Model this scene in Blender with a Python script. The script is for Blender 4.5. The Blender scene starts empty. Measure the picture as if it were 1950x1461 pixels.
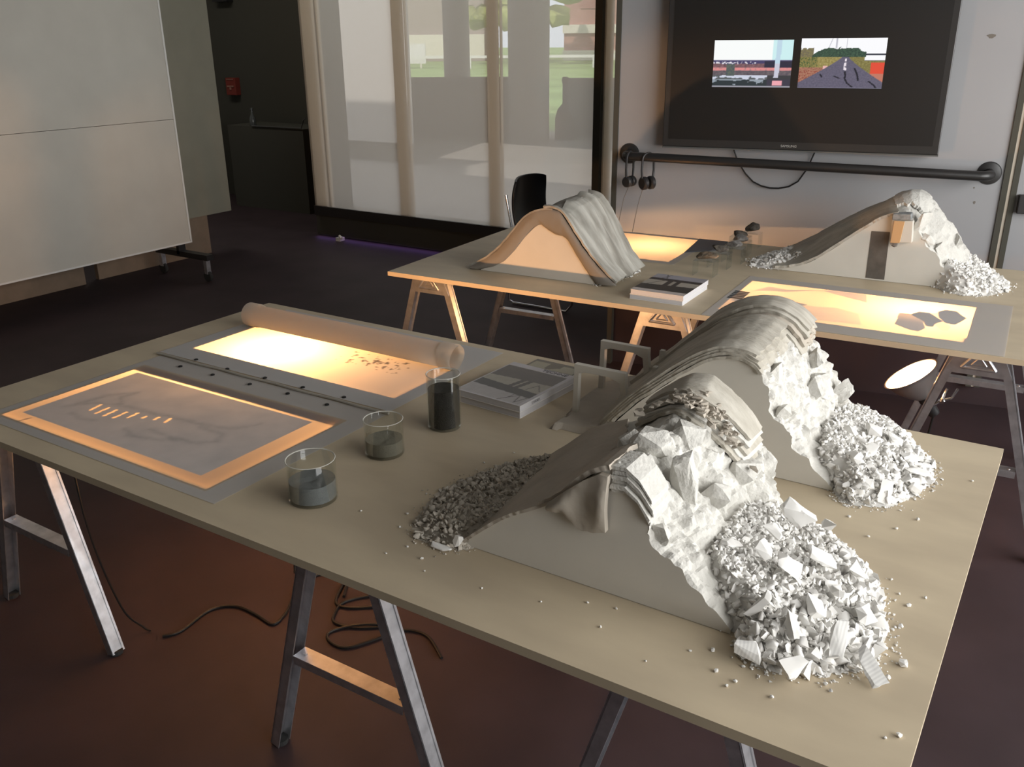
import bpy, bmesh, math, random
from mathutils import Vector, Matrix, Euler, noise
from math import sin, cos, pi, sqrt, atan2, radians

SC = bpy.context.scene
COL = SC.collection
rnd = random.Random(7)

# ------------------------------------------------------------------ camera
FPX = 1712.918
YAW, PITCH, ROLL = -0.5705, 0.3675, 0.0097
fwd = Vector((sin(YAW)*cos(PITCH), cos(YAW)*cos(PITCH), -sin(PITCH)))
rgt = Vector((cos(YAW), -sin(YAW), 0))
dwn = fwd.cross(rgt)
r2 = rgt*cos(ROLL) + dwn*sin(ROLL)
d2 = -rgt*sin(ROLL) + dwn*cos(ROLL)
cd = bpy.data.cameras.new('camera'); cam = bpy.data.objects.new('camera', cd); COL.objects.link(cam)
cam.matrix_world = Matrix(((r2.x, -d2.x, -fwd.x, 2.5017), (r2.y, -d2.y, -fwd.y, -1.0125), (r2.z, -d2.z, -fwd.z, 1.6627), (0, 0, 0, 1)))
cd.sensor_width = 36.0; cd.lens = FPX/1950*36.0; cd.clip_start = 0.05; cd.clip_end = 500
SC.camera = cam

# ------------------------------------------------------------------ light and exposure
SC.view_settings.view_transform = 'Standard'; SC.view_settings.look = 'None'
SC.view_settings.gamma = 1.0; SC.view_settings.use_curve_mapping = False
SC.view_settings.exposure = 0.0
W = bpy.data.worlds.new('sky'); SC.world = W; W.use_nodes = True
W.node_tree.nodes['Background'].inputs[0].default_value = (0.86, 0.93, 1.0, 1)
W.node_tree.nodes['Background'].inputs[1].default_value = 1.5
SC.cycles.use_denoising = True
SC.cycles.caustics_reflective = False; SC.cycles.caustics_refractive = False
SC.cycles.max_bounces = 10; SC.cycles.transparent_max_bounces = 24
SC.cycles.diffuse_bounces = 5; SC.cycles.sample_clamp_indirect = 3.0

def lamp(name, kind, loc, energy, color, rot=None, **kw):
    d = bpy.data.lights.new(name, kind); d.energy = energy; d.color = color
    for k, v in kw.items(): setattr(d, k, v)
    o = bpy.data.objects.new(name, d); COL.objects.link(o); o.location = loc
    if rot is not None: o.rotation_euler = rot
    return o
def aim(o, target):
    o.rotation_euler = (Vector(target)-o.location).to_track_quat('-Z', 'Y').to_euler()

sun = lamp('sun', 'SUN', (0, -10, 20), 3.0, (1, .95, .86), angle=0.02); aim(sun, (-6, 12, 0))
# daylight through the window opening in the right wall
wl = lamp('window_daylight', 'AREA', (4.75, 1.0, 1.75), 196, (1.0, 0.985, 0.955), shape='RECTANGLE', size=4.6, size_y=2.0); aim(wl, (0, 1.0, 1.2))
rm = lamp('back_room_fill_light', 'AREA', (-4.6, 4.4, 3.12), 19, (1.0, .95, .85), shape='RECTANGLE', size=1.8, size_y=.5); rm.rotation_euler = (0, 0, 0)  # added fill, no real ceiling lamp; lifts the dark back room
BULB = (1.0, 0.50, 0.20)

# ------------------------------------------------------------------ helpers
class MB:
    def __init__(s): s.v = []; s.f = []
    def add(s, vs, fs):
        b = len(s.v); s.v += [tuple(v) for v in vs]; s.f += [tuple(b+i for i in f) for f in fs]; return s
    def box(s, c, size, rot=None):
        x, y, z = size[0]/2, size[1]/2, size[2]/2
        vs = [Vector(p) for p in ((-x,-y,-z),(x,-y,-z),(x,y,-z),(-x,y,-z),(-x,-y,z),(x,-y,z),(x,y,z),(-x,y,z))]
        if rot is not None:
            m = Euler(rot).to_matrix() if not isinstance(rot, Matrix) else rot
            vs = [m @ v for v in vs]
        c = Vector(c)
        return s.add([v+c for v in vs], [(3,2,1,0),(4,5,6,7),(0,1,5,4),(1,2,6,5),(2,3,7,6),(3,0,4,7)])
    def b2(s, a, b):
        return s.box([(a[i]+b[i])/2 for i in range(3)], [abs(b[i]-a[i]) for i in range(3)])
    def prism(s, poly, z0, z1):
        n = len(poly)
        vs = [(p[0], p[1], z0) for p in poly]+[(p[0], p[1], z1) for p in poly]
        fs = [tuple(range(n-1, -1, -1)), tuple(range(n, 2*n))]+[(i, (i+1) % n, n+(i+1) % n, n+i) for i in range(n)]
        return s.add(vs, fs)
    def prism_y(s, poly, y0, y1):       # poly in (x, z), extruded along y
        n = len(poly)
        vs = [(p[0], y0, p[1]) for p in poly]+[(p[0], y1, p[1]) for p in poly]
        fs = [tuple(range(n)), tuple(range(2*n-1, n-1, -1))]+[((i+1) % n, i, n+i, n+(i+1) % n) for i in range(n)]
        return s.add(vs, fs)
    def tube(s, pts, r, n=8, cap=True, closed=False):
        pts = [Vector(p) for p in pts]; rs = r if isinstance(r, (list, tuple)) else [r]*len(pts)
        up = Vector((0, 0, 1)); prev = None; rings = []
        m = len(pts)
        for i, p in enumerate(pts):
            a = pts[(i-1) % m] if (closed or i > 0) else p
            b = pts[(i+1) % m] if (closed or i < m-1) else p
            t = (b-a)
            t = t.normalized() if t.length > 1e-9 else Vector((0, 0, 1))
            if prev is None:
                ref = up if abs(t.dot(up)) < .95 else Vector((1, 0, 0))
                u = t.cross(ref).normalized()
            else:
                u = (prev - t*prev.dot(t))
                u = u.normalized() if u.length > 1e-6 else t.cross(up).normalized()
            prev = u; w = t.cross(u)
            rings.append([p+(u*cos(2*pi*k/n)+w*sin(2*pi*k/n))*rs[i] for k in range(n)])
        vs = [v for R in rings for v in R]; fs = []
        for i in range(m if closed else m-1):
            j = (i+1) % m
            for k in range(n):
                fs.append((i*n+k, i*n+(k+1) % n, j*n+(k+1) % n, j*n+k))
        if cap and not closed:
            fs.append(tuple(range(n-1, -1, -1))); fs.append(tuple((m-1)*n+k for k in range(n)))
        return s.add(vs, fs)
    def lathe(s, prof, c=(0, 0, 0), n=40, M=None, cap0=False, cap1=False):
        vs = []
        for (r, z) in prof:
            for k in range(n):
                vs.append(Vector((r*cos(2*pi*k/n), r*sin(2*pi*k/n), z)))
        if M is not None: vs = [M @ v for v in vs]
        c = Vector(c); vs = [v+c for v in vs]; fs = []
        for i in range(len(prof)-1):
            for k in range(n):
                fs.append((i*n+k, i*n+(k+1) % n, (i+1)*n+(k+1) % n, (i+1)*n+k))
        if cap0: fs.append(tuple(range(n-1, -1, -1)))
        if cap1: fs.append(tuple((len(prof)-1)*n+k for k in range(n)))
        return s.add(vs, fs)
    def build(s, name, mat, parent=None, smooth=False, bevel=0, loc=None, rotz=0):
        me = bpy.data.meshes.new(name); me.from_pydata(s.v, [], s.f); me.validate(); me.update()
        me.materials.append(mat)
        o = bpy.data.objects.new(name, me); COL.objects.link(o)
        if parent is not None: o.parent = parent
        if loc is not None: o.location = loc
        o.rotation_euler.z = rotz
        if smooth:
            for p in me.polygons: p.use_smooth = True
            if smooth != 'all': me.set_sharp_from_angle(angle=radians(38))
        if bevel:
            b = o.modifiers.new('bevel', 'BEVEL'); b.width = bevel; b.segments = 2; b.limit_method = 'ANGLE'
        return o

def tag(o, label=None, cat=None, group=None, kind=None):
    if label: o['label'] = label
    if cat: o['category'] = cat
    if group: o['group'] = group
    if kind: o['kind'] = kind
    return o
def thing(name, label, cat, loc=(0, 0, 0), rotz=0, group=None):
    o = bpy.data.objects.new(name, None); o.empty_display_size = .05; COL.objects.link(o)
    o.location = loc; o.rotation_euler = (0, 0, rotz)
    return tag(o, label, cat, group)
def dup(root, loc, rotz=0, label=None, group=None):
    r = root.copy(); COL.objects.link(r); r.location = loc; r.rotation_euler = (0, 0, rotz)
    if label: r['label'] = label
    if group: r['group'] = group
    for ch in list(root.children):
        c = ch.copy(); COL.objects.link(c); c.parent = r
        for g in list(ch.children):
            d = g.copy(); COL.objects.link(d); d.parent = c
    return r
def struct(o): return tag(o, kind='structure')

# ------------------------------------------------------------------ materials
def mat(name, col, rough=.6, metal=0., spec=.3, noise_amt=0., noise_scale=20., bump=0., bump_scale=80., stretch=None, col2=None, detail=6.0):
    m = bpy.data.materials.new(name); m.use_nodes = True; nt = m.node_tree; b = nt.nodes['Principled BSDF']
    b.inputs['Base Color'].default_value = (*col, 1); b.inputs['Roughness'].default_value = rough
    b.inputs['Metallic'].default_value = metal; b.inputs['Specular IOR Level'].default_value = spec
    if noise_amt or bump or col2:
        tc = nt.nodes.new('ShaderNodeTexCoord'); src = tc.outputs['Object']
        if stretch:
            mp = nt.nodes.new('ShaderNodeMapping'); mp.inputs['Scale'].default_value = stretch
            nt.links.new(src, mp.inputs[0]); src = mp.outputs[0]
        n = nt.nodes.new('ShaderNodeTexNoise'); n.inputs['Scale'].default_value = noise_scale; n.inputs['Detail'].default_value = detail
        nt.links.new(src, n.inputs['Vector'])
        if noise_amt or col2:
            mx = nt.nodes.new('ShaderNodeMix'); mx.data_type = 'RGBA'
            c2 = col2 if col2 else tuple(max(0, c*(1-noise_amt)) for c in col)
            mx.inputs[6].default_value = (*c2, 1); mx.inputs[7].default_value = (*col, 1)
            rp = nt.nodes.new('ShaderNodeMapRange'); rp.inputs[1].default_value = .35; rp.inputs[2].default_value = .65
            nt.links.new(n.outputs['Fac'], rp.inputs[0]); nt.links.new(rp.outputs[0], mx.inputs[0])
            nt.links.new(mx.outputs[2], b.inputs['Base Color'])
        if bump:
            n2 = nt.nodes.new('ShaderNodeTexNoise'); n2.inputs['Scale'].default_value = bump_scale; n2.inputs['Detail'].default_value = 8
            nt.links.new(src, n2.inputs['Vector'])
            bp = nt.nodes.new('ShaderNodeBump'); bp.inputs['Strength'].default_value = bump; bp.inputs['Distance'].default_value = .01
            nt.links.new(n2.outputs['Fac'], bp.inputs['Height']); nt.links.new(bp.outputs[0], b.inputs['Normal'])
    return m

M_floor = mat('floor_vinyl', (.050, .033, .037), rough=.62, spec=.22, noise_amt=.25, noise_scale=3)
M_wall = mat('white_wall_paint', (.325, .325, .335), rough=.75, noise_amt=.05, noise_scale=2)
M_wallb = mat('room_paint', (.42, .41, .38), rough=.8)
M_black = mat('black_wall', (.075, .072, .06), rough=.9, spec=.05)
M_ceil = mat('ceiling_paint', (.25, .242, .23), rough=.9)
M_board = mat('board_paint', (.58, .55, .49), rough=.7, noise_amt=.06, noise_scale=4)
M_board2 = mat('olive_board', (.27, .255, .20), rough=.8, noise_amt=.08, noise_scale=5)
M_boxwood = mat('brown_box', (.26, .19, .135), rough=.75, noise_amt=.15, noise_scale=9)
M_ply = mat('birch_board', (.56, .47, .335), rough=.5, spec=.3, noise_scale=3.2, col2=(.47, .39, .28), stretch=(1, 2.6, 1), detail=9)
M_steel = mat('galvanised_steel', (.74, .74, .77), rough=.36, metal=.9, noise_amt=.25, noise_scale=28)
M_chrome = mat('chrome', (.75, .75, .76), rough=.15, metal=1)
M_blackmetal = mat('black_metal', (.018, .017, .017), rough=.38, spec=.5)
M_blackplastic = mat('black_plastic', (.022, .021, .022), rough=.45, spec=.4)
M_blackgloss = mat('screen_glass', (.016, .0145, .0135), rough=.4, spec=.3)
M_bezel = mat('bezel_grey', (.03, .028, .027), rough=.3, spec=.5)
M_silver = mat('silver_print', (.55, .53, .50), rough=.4, metal=.3)
M_frame = mat('window_frame_paint', (.66, .61, .54), rough=.55)
M_plaster = mat('white_plaster', (.605, .59, .55), rough=.9, spec=.1, noise_amt=.08, noise_scale=30, bump=.35, bump_scale=120)
M_plasterface = mat('cut_plaster_face', (.62, .59, .53), rough=.85, spec=.15, noise_amt=.04, noise_scale=12)
M_chip = mat('plaster_chip', (.80, .785, .755), rough=.9, spec=.1, noise_amt=.08, noise_scale=25)
M_dustshadechip = mat('dusty_shaded_plaster_chip', (.56, .515, .445), rough=.9, spec=.1, noise_amt=.15, noise_scale=25)  # darker than the other chips: dust, plus shade put into the colour
M_skin = mat('grey_clay_skin', (.52, .49, .43), rough=.85, spec=.15, noise_scale=9, col2=(.40, .37, .315), stretch=(1.2, 4, 1.2), bump=.3, bump_scale=60)
M_skin_dark = mat('brown_clay_skin', (.47, .42, .355), rough=.8, spec=.2, noise_amt=.18, noise_scale=8, bump=.15, bump_scale=60)
M_shell = mat('smooth_grey_shell', (.36, .345, .315), rough=.8, spec=.15, noise_scale=11, col2=(.22, .205, .18), stretch=(1, 5, 1))
M_frameboard = mat('grey_card', (.60, .57, .51), rough=.85)
M_cord = mat('black_cord', (.012, .011, .011), rough=.5)
M_greycord = mat('grey_cord', (.16, .15, .14), rough=.5)
M_pages = mat('book_pages', (.62, .61, .63), rough=.8, stretch=(1, 1, 200), noise_amt=.12, noise_scale=2)
M_pin = mat('black_pin', (.015, .015, .015), rough=.4)
M_rock = mat('dark_rock', (.12, .105, .09), rough=.9, noise_amt=.5, noise_scale=40, bump=.8, bump_scale=60)
M_rock2 = mat('grey_rock', (.25, .235, .22), rough=.9, noise_amt=.35, noise_scale=40, bump=.8, bump_scale=60)
M_rock3 = mat('rusty_rock', (.24, .16, .10), rough=.9, noise_scale=35, col2=(.10, .09, .07), bump=.8, bump_scale=60)
M_card = mat('slate_card', (.085, .09, .105), rough=.6)
M_strip = mat('track_light_gap', (.50, .44, .36), rough=.6)
M_leather = mat('chair_vinyl', (.012, .012, .014), rough=.35, spec=.5)
M_white = mat('white_plastic', (.75, .73, .70), rough=.5)
M_red = mat('dull_red', (.20, .035, .025), rough=.6)
M_rubber = mat('rubber', (.03, .03, .03), rough=.8)
M_sand1 = mat('blue_grey_sand', (.155, .165, .17), rough=.95, noise_amt=.12, noise_scale=150, bump=.2, bump_scale=400)
M_sand2 = mat('taupe_sand', (.21, .195, .155), rough=.95, noise_amt=.12, noise_scale=150, bump=.2, bump_scale=400)
M_sand3 = mat('black_sand', (.035, .033, .03), rough=.95, noise_amt=.5, noise_scale=220, bump=.4, bump_scale=400)

def glassy(name, tint=(.965, .975, .965), gloss=.05, rough=.02, edge=True):
    m = bpy.data.materials.new(name); m.use_nodes = True; nt = m.node_tree; nt.nodes.clear()
    out = nt.nodes.new('ShaderNodeOutputMaterial'); t = nt.nodes.new('ShaderNodeBsdfTransparent'); g = nt.nodes.new('ShaderNodeBsdfGlossy')
    t.inputs[0].default_value = (*tint, 1); g.inputs[0].default_value = (1, 1, 1, 1); g.inputs['Roughness'].default_value = rough
    lw = nt.nodes.new('ShaderNodeLayerWeight'); lw.inputs[0].default_value = .25
    ml = nt.nodes.new('ShaderNodeMath'); ml.operation = 'MULTIPLY_ADD'; ml.inputs[1].default_value = .32; ml.inputs[2].default_value = gloss*.4
    nt.links.new(lw.outputs['Fresnel'], ml.inputs[0])
    mx = nt.nodes.new('ShaderNodeMixShader'); nt.links.new(ml.outputs[0], mx.inputs[0]); nt.links.new(t.outputs[0], mx.inputs[1]); nt.links.new(g.outputs[0], mx.inputs[2])
    nt.links.new(mx.outputs[0], out.inputs[0]); return m
M_glass = glassy('clear_glass')
M_acrylic = glassy('clear_acrylic', tint=(.93, .95, .95), gloss=.12, rough=.05)

def scrim(name, col, open_):
    m = bpy.data.materials.new(name); m.use_nodes = True; nt = m.node_tree; nt.nodes.clear()
    out = nt.nodes.new('ShaderNodeOutputMaterial'); t = nt.nodes.new('ShaderNodeBsdfTransparent'); d = nt.nodes.new('ShaderNodeBsdfDiffuse'); d.inputs[0].default_value = (*col, 1)
    tl = nt.nodes.new('ShaderNodeBsdfTranslucent'); tl.inputs[0].default_value = (*col, 1); m2 = nt.nodes.new('ShaderNodeMixShader'); m2.inputs[0].default_value = .72
    nt.links.new(d.outputs[0], m2.inputs[1]); nt.links.new(tl.outputs[0], m2.inputs[2])
    mx = nt.nodes.new('ShaderNodeMixShader'); mx.inputs[0].default_value = 1-open_
    nt.links.new(t.outputs[0], mx.inputs[1]); nt.links.new(m2.outputs[0], mx.inputs[2]); nt.links.new(mx.outputs[0], out.inputs[0]); return m
M_frost = scrim('frosted_mullion_film', (.80, .73, .64), .0)
M_scrim = scrim('window_scrim', (.80, .72, .64), .60)

def paper(name, base, fac, use_attr=True):
    """thin sheet: diffuse + translucent; 'ink' attribute: R = how much light it lets through, G = reflectance factor"""
    m = bpy.data.materials.new(name); m.use_nodes = True; nt = m.node_tree; nt.nodes.clear()
    out = nt.nodes.new('ShaderNodeOutputMaterial'); d = nt.nodes.new('ShaderNodeBsdfDiffuse'); t = nt.nodes.new('ShaderNodeBsdfTranslucent'); mx = nt.nodes.new('ShaderNodeMixShader')
    nt.links.new(d.outputs[0], mx.inputs[1]); nt.links.new(t.outputs[0], mx.inputs[2]); nt.links.new(mx.outputs[0], out.inputs[0])
    d.inputs[0].default_value = (*base, 1); t.inputs[0].default_value = (.95, .86, .72, 1); mx.inputs[0].default_value = fac
    if use_attr:
        a = nt.nodes.new('ShaderNodeAttribute'); a.attribute_name = 'ink'; sp = nt.nodes.new('ShaderNodeSeparateColor'); nt.links.new(a.outputs['Color'], sp.inputs[0])
        nt.links.new(sp.outputs[0], mx.inputs[0])
        mc = nt.nodes.new('ShaderNodeMix'); mc.data_type = 'RGBA'; mc.blend_type = 'MULTIPLY'; mc.inputs[0].default_value = 1; mc.inputs[6].default_value = (*base, 1)
        cc = nt.nodes.new('ShaderNodeCombineColor')
        for k in range(3): nt.links.new(sp.outputs[1], cc.inputs[k])
        nt.links.new(cc.outputs[0], mc.inputs[7]); nt.links.new(mc.outputs[2], d.inputs[0])
    return m
M_vellum = paper('vellum', (.575, .575, .58), .5)
M_roll = paper('vellum_roll', (.62, .60, .58), .5, use_attr=False)

def picture(name, emit=0.0, rough=.35):
    m = bpy.data.materials.new(name); m.use_nodes = True; nt = m.node_tree; b = nt.nodes['Principled BSDF']
    a = nt.nodes.new('ShaderNodeAttribute'); a.attribute_name = 'print'
    b.inputs['Roughness'].default_value = rough
    if emit:
        b.inputs['Base Color'].default_value = (0, 0, 0, 1)
        nt.links.new(a.outputs['Color'], b.inputs['Emission Color']); b.inputs['Emission Strength'].default_value = emit
    else: nt.links.new(a.outputs['Color'], b.inputs['Base Color'])
    return m
M_cover = picture('printed_cover'); M_video = picture('video_picture', emit=1.0)

def emis(name, col, s):
    m = bpy.data.materials.new(name); m.use_nodes = True; b = m.node_tree.nodes['Principled BSDF']
    b.inputs['Base Color'].default_value = (0, 0, 0, 1); b.inputs['Emission Color'].default_value = (*col, 1); b.inputs['Emission Strength'].default_value = s; return m
M_bulb = emis('lit_bulb', (1, .78, .48), 40.0)
M_reflector = mat('reflector_aluminium', (.85, .83, .80), rough=.4, metal=.6)
M_dish = mat('lamp_dish_outside', (.48, .44, .42), rough=.32, metal=.75)

def s2l(c): return tuple(((v/255+.055)/1.055)**2.4 if v/255 > .04045 else v/255/12.92 for v in c)

def raster(name, mt, o, du, dv, nu, nv, fn, attr, parent=None, th=0.):
    """flat printed sheet: grid of nu x nv cells over o + u*du + v*dv, colour from fn(u, v)"""
    o, du, dv = Vector(o), Vector(du), Vector(dv); vs = []; cols = []
    for j in range(nv+1):
        for i in range(nu+1):
            u, v = i/nu, j/nv; vs.append(o+du*u+dv*v); cols.append(fn(u, v))
    fs = [(j*(nu+1)+i, j*(nu+1)+i+1, (j+1)*(nu+1)+i+1, (j+1)*(nu+1)+i) for j in range(nv) for i in range(nu)]
    mb = MB(); mb.add(vs, fs); ob = mb.build(name, mt, parent)
    ca = ob.data.color_attributes.new(attr, 'FLOAT_COLOR', 'POINT')
    flat = []
    for c in cols: flat += [c[0], c[1], c[2], 1.0]
    ca.data.foreach_set('color', flat)
    return ob

def fbm(p, oct=4):
    s, a = 0., .5
    p = Vector(p)
    for _ in range(oct): s += a*noise.noise(p); p = p*2.03; a *= .5
    return s
def inpoly(x, y, P):
    c = False; j = len(P)-1
    for i in range(len(P)):
        if (P[i][1] > y) != (P[j][1] > y) and x < (P[j][0]-P[i][0])*(y-P[i][1])/(P[j][1]-P[i][1])+P[i][0]: c = not c
        j = i
    return c
def segd(x, y, a, b):
    dx, dy = b[0]-a[0], b[1]-a[1]; t = max(0, min(1, ((x-a[0])*dx+(y-a[1])*dy)/(dx*dx+dy*dy+1e-12)))
    return sqrt((x-a[0]-t*dx)**2+(y-a[1]-t*dy)**2)
def pld(x, y, P): return min(segd(x, y, P[i], P[i+1]) for i in range(len(P)-1))

# far table frame: everything of it is built in local metres and turned by FA about FO
FO = Vector((0.0707, 1.8177, 0)); FA = 0.04924
FM = Matrix.Translation(FO) @ Matrix.Rotation(FA, 4, 'Z')
def far(x, y, z=0.): return FM @ Vector((x, y, z))
# display wall frame
WO = Vector((0.9, 3.25, 0)); WA = 0.19
WM = Matrix.Translation(WO) @ Matrix.Rotation(WA, 4, 'Z')
def wal(s, z, d=0.): return WM @ Vector((s, -d, z))

# ------------------------------------------------------------------ room shell
struct(MB().b2((-11, -5, -.05), (7, 14.2, 0)).build('floor', M_floor))
struct(MB().b2((-11, -5, 3.2), (7, 5.02, 3.3)).b2((-6.6, 5.02, 3.2), (-3.9, 6.3, 3.3)).b2((-14, 8.4, 3.2), (7, 14.4, 3.3)).build('ceiling_and_canopy', M_ceil))  # last box is an unseen canopy, added to keep the patio shaded
struct(MB().b2((-6.6, -5, 0), (-6.5, 6.2, 3.2)).build('wall_left', M_wallb))
struct(MB().b2((-6.5, -4.6, 0), (4.6, -4.5, 3.2)).build('wall_front', M_wallb))
# right wall: sill, lintel and piers round the big window opening
struct(MB().b2((4.5, -4.5, 0), (4.6, 4.4, .7)).b2((4.5, -4.5, 2.8), (4.6, 4.4, 3.2)).b2((4.5, -4.5, .7), (4.6, -1.4, 2.8)).b2((4.5, 3.4, .7), (4.6, 4.4, 2.8)).build('wall_right', M_wallb))
# dark room behind: far black wall
struct(MB().b2((-6.5, 6.1, 0), (-4.15, 6.2, 3.2)).build('wall_back', M_black))
struct(MB().add([(-4.15, 6.1, 0), (-3.42, 4.99, 0), (-3.36, 5.03, 0), (-4.08, 6.16, 0), (-4.15, 6.1, 3.2), (-3.42, 4.99, 3.2), (-3.36, 5.03, 3.2), (-4.08, 6.16, 3.2)], [(0, 1, 5, 4), (1, 2, 6, 5), (2, 3, 7, 6), (3, 0, 4, 7), (4, 5, 6, 7)]).build('wall_return', M_black))
# display wall carrying the screen
w = MB().b2((-.45, 0, .60), (3.75, .10, 3.2)).build('wall_display', M_wall); w.matrix_world = WM; struct(w)
w = MB().b2((-.45, .03, 0), (3.75, .10, .60)).build('baseboard_display', M_floor); w.matrix_world = WM; struct(w)
t1 = MB().b2((-.47, -.012, 0), (-.445, .11, 3.2)).build('trim_1', M_black); t1.matrix_world = WM; struct(t1)
# window partition at the back
struct(MB().b2((-3.36, 4.90, .27), (-3.21, 4.902, 3.2)).b2((-3.19, 4.90, .27), (-3.15, 4.902, 3.2)).b2((-2.39, 4.90, .27), (-2.27, 4.902, 3.2)).b2((-2.262, 4.90, .27), (-2.235, 4.902, 3.2)).b2((-1.487, 4.90, .27), (-1.38, 4.902, 3.2)).b2((-1.372, 4.90, .27), (-1.347, 4.902, 3.2)).build('trim_2', M_frost))
win = thing('window_1', None, None); struct(win)
MB().b2((-3.36, 4.880, .27), (-.335, 4.883, 3.2)).build('pane', M_scrim, win)
MB().b2((-3.36, 4.86, .19), (-.5, 5.0, .27)).build('bottom_rail', M_bezel, win)
struct(MB().b2((-3.38, 4.9, .004), (-.5, 4.99, .19)).build('baseboard_back', M_black))
# black edge, pale jamb between partition and display wall
struct(MB().b2((-.555, 4.84, 0), (-.50, 5.02, 3.2)).build('trim_3', M_black))
struct(MB().b2((-.498, 4.90, 0), (-.44, 4.902, 3.2)).b2((-.40, 4.9, 0), (-.375, 4.902, 3.2)).build('trim_4', M_frost))
struct(MB().b2((-.32, 4.93, 0), (4.2, 4.98, 3.2)).build('wall_beyond', M_wallb))
vio = lamp('violet_strip_light', 'AREA', (-2.2, 4.86, .035), .35, (.50, .28, 1.0), shape='RECTANGLE', size=2.3, size_y=.03); vio.rotation_euler = (radians(-25), 0, 0)

# ------------------------------------------------------------------ tabletops
def plate(name, L, Wd, z0, z1, holes, m, parent):
    xs = sorted({0, L, *[h[0] for h in holes], *[h[2] for h in holes]}); ys = sorted({0, Wd, *[h[1] for h in holes], *[h[3] for h in holes]})
    def solid(i, j):
        if not (0 <= i < len(xs)-1 and 0 <= j < len(ys)-1): return False
        x, y = (xs[i]+xs[i+1])/2, (ys[j]+ys[j+1])/2
        return not any(h[0] < x < h[2] and h[1] < y < h[3] for h in holes)
    mb = MB()
    for i in range(len(xs)-1):
        for j in range(len(ys)-1):
            if not solid(i, j): continue
            a, b, c, d = xs[i], xs[i+1], ys[j], ys[j+1]
            mb.add([(a, c, z1), (b, c, z1), (b, d, z1), (a, d, z1)], [(0, 1, 2, 3)]); mb.add([(a, c, z0), (b, c, z0), (b, d, z0), (a, d, z0)], [(3, 2, 1, 0)])
            if not solid(i-1, j): mb.add([(a, c, z0), (a, c, z1), (a, d, z1), (a, d, z0)], [(0, 1, 2, 3)])
            if not solid(i+1, j): mb.add([(b, c, z0), (b, d, z0), (b, d, z1), (b, c, z1)], [(0, 1, 2, 3)])
            if not solid(i, j-1): mb.add([(a, c, z0), (b, c, z0), (b, c, z1), (a, c, z1)], [(0, 1, 2, 3)])
            if not solid(i, j+1): mb.add([(a, d, z0), (a, d, z1), (b, d, z1), (b, d, z0)], [(0, 1, 2, 3)])
    o = mb.build(name, m, parent)
    bm = bmesh.new(); bm.from_mesh(o.data); bmesh.ops.remove_doubles(bm, verts=bm.verts, dist=1e-5); bm.to_mesh(o.data); bm.free()
    return o
TZ = .75
near_top = plate('tabletop', 2.44, 1.22, TZ-.018, TZ, [(.200, .10, .994, .53), (.195, .72, 1.005, 1.0)], M_ply, None)
tag(near_top, 'pale birch board tabletop nearest the camera, carrying two broken plaster hills', 'tabletop')
far_top = plate('tabletop', 2.70, 1.22, TZ-.018, TZ, [(.54, .70, .98, 1.18), (1.39, .10, 2.19, .545)], M_ply, None)
far_top.matrix_world = FM
tag(far_top, 'pale birch board tabletop further back under the wall screen', 'tabletop')

# ------------------------------------------------------------------ sawhorses
def channel(mb, a, b, w=.040, d=.026, th=.0025, face=Vector((1, 0, 0))):
    """U channel from a to b, web turned towards `face`"""
    a, b = Vector(a), Vector(b); t = (b-a).normalized(); n = (face-t*face.dot(t)).normalized(); s = t.cross(n)
    def bar(c0, hw, hd, hs):
        vs = []
        for p in (a, b):
            for (i, j) in ((-1, -1), (1, -1), (1, 1), (-1, 1)): vs.append(p+n*(c0[0]+i*hw)+s*(c0[1]+j*hs))
        mb.add(vs, [(3, 2, 1, 0), (4, 5, 6, 7), (0, 1, 5, 4), (1, 2, 6, 5), (2, 3, 7, 6), (3, 0, 4, 7)])
    bar((d/2-th/2, 0), th/2, 0, w/2); bar((0, w/2-th/2), d/2, 0, th/2); bar((0, -w/2+th/2), d/2, 0, th/2)
    # raised lip along both edges of the web
    bar((d/2+.001, w/2-.004), .0015, 0, .003); bar((d/2+.001, -w/2+.004), .0015, 0, .003)
    # rounded end pad
    return mb
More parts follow.
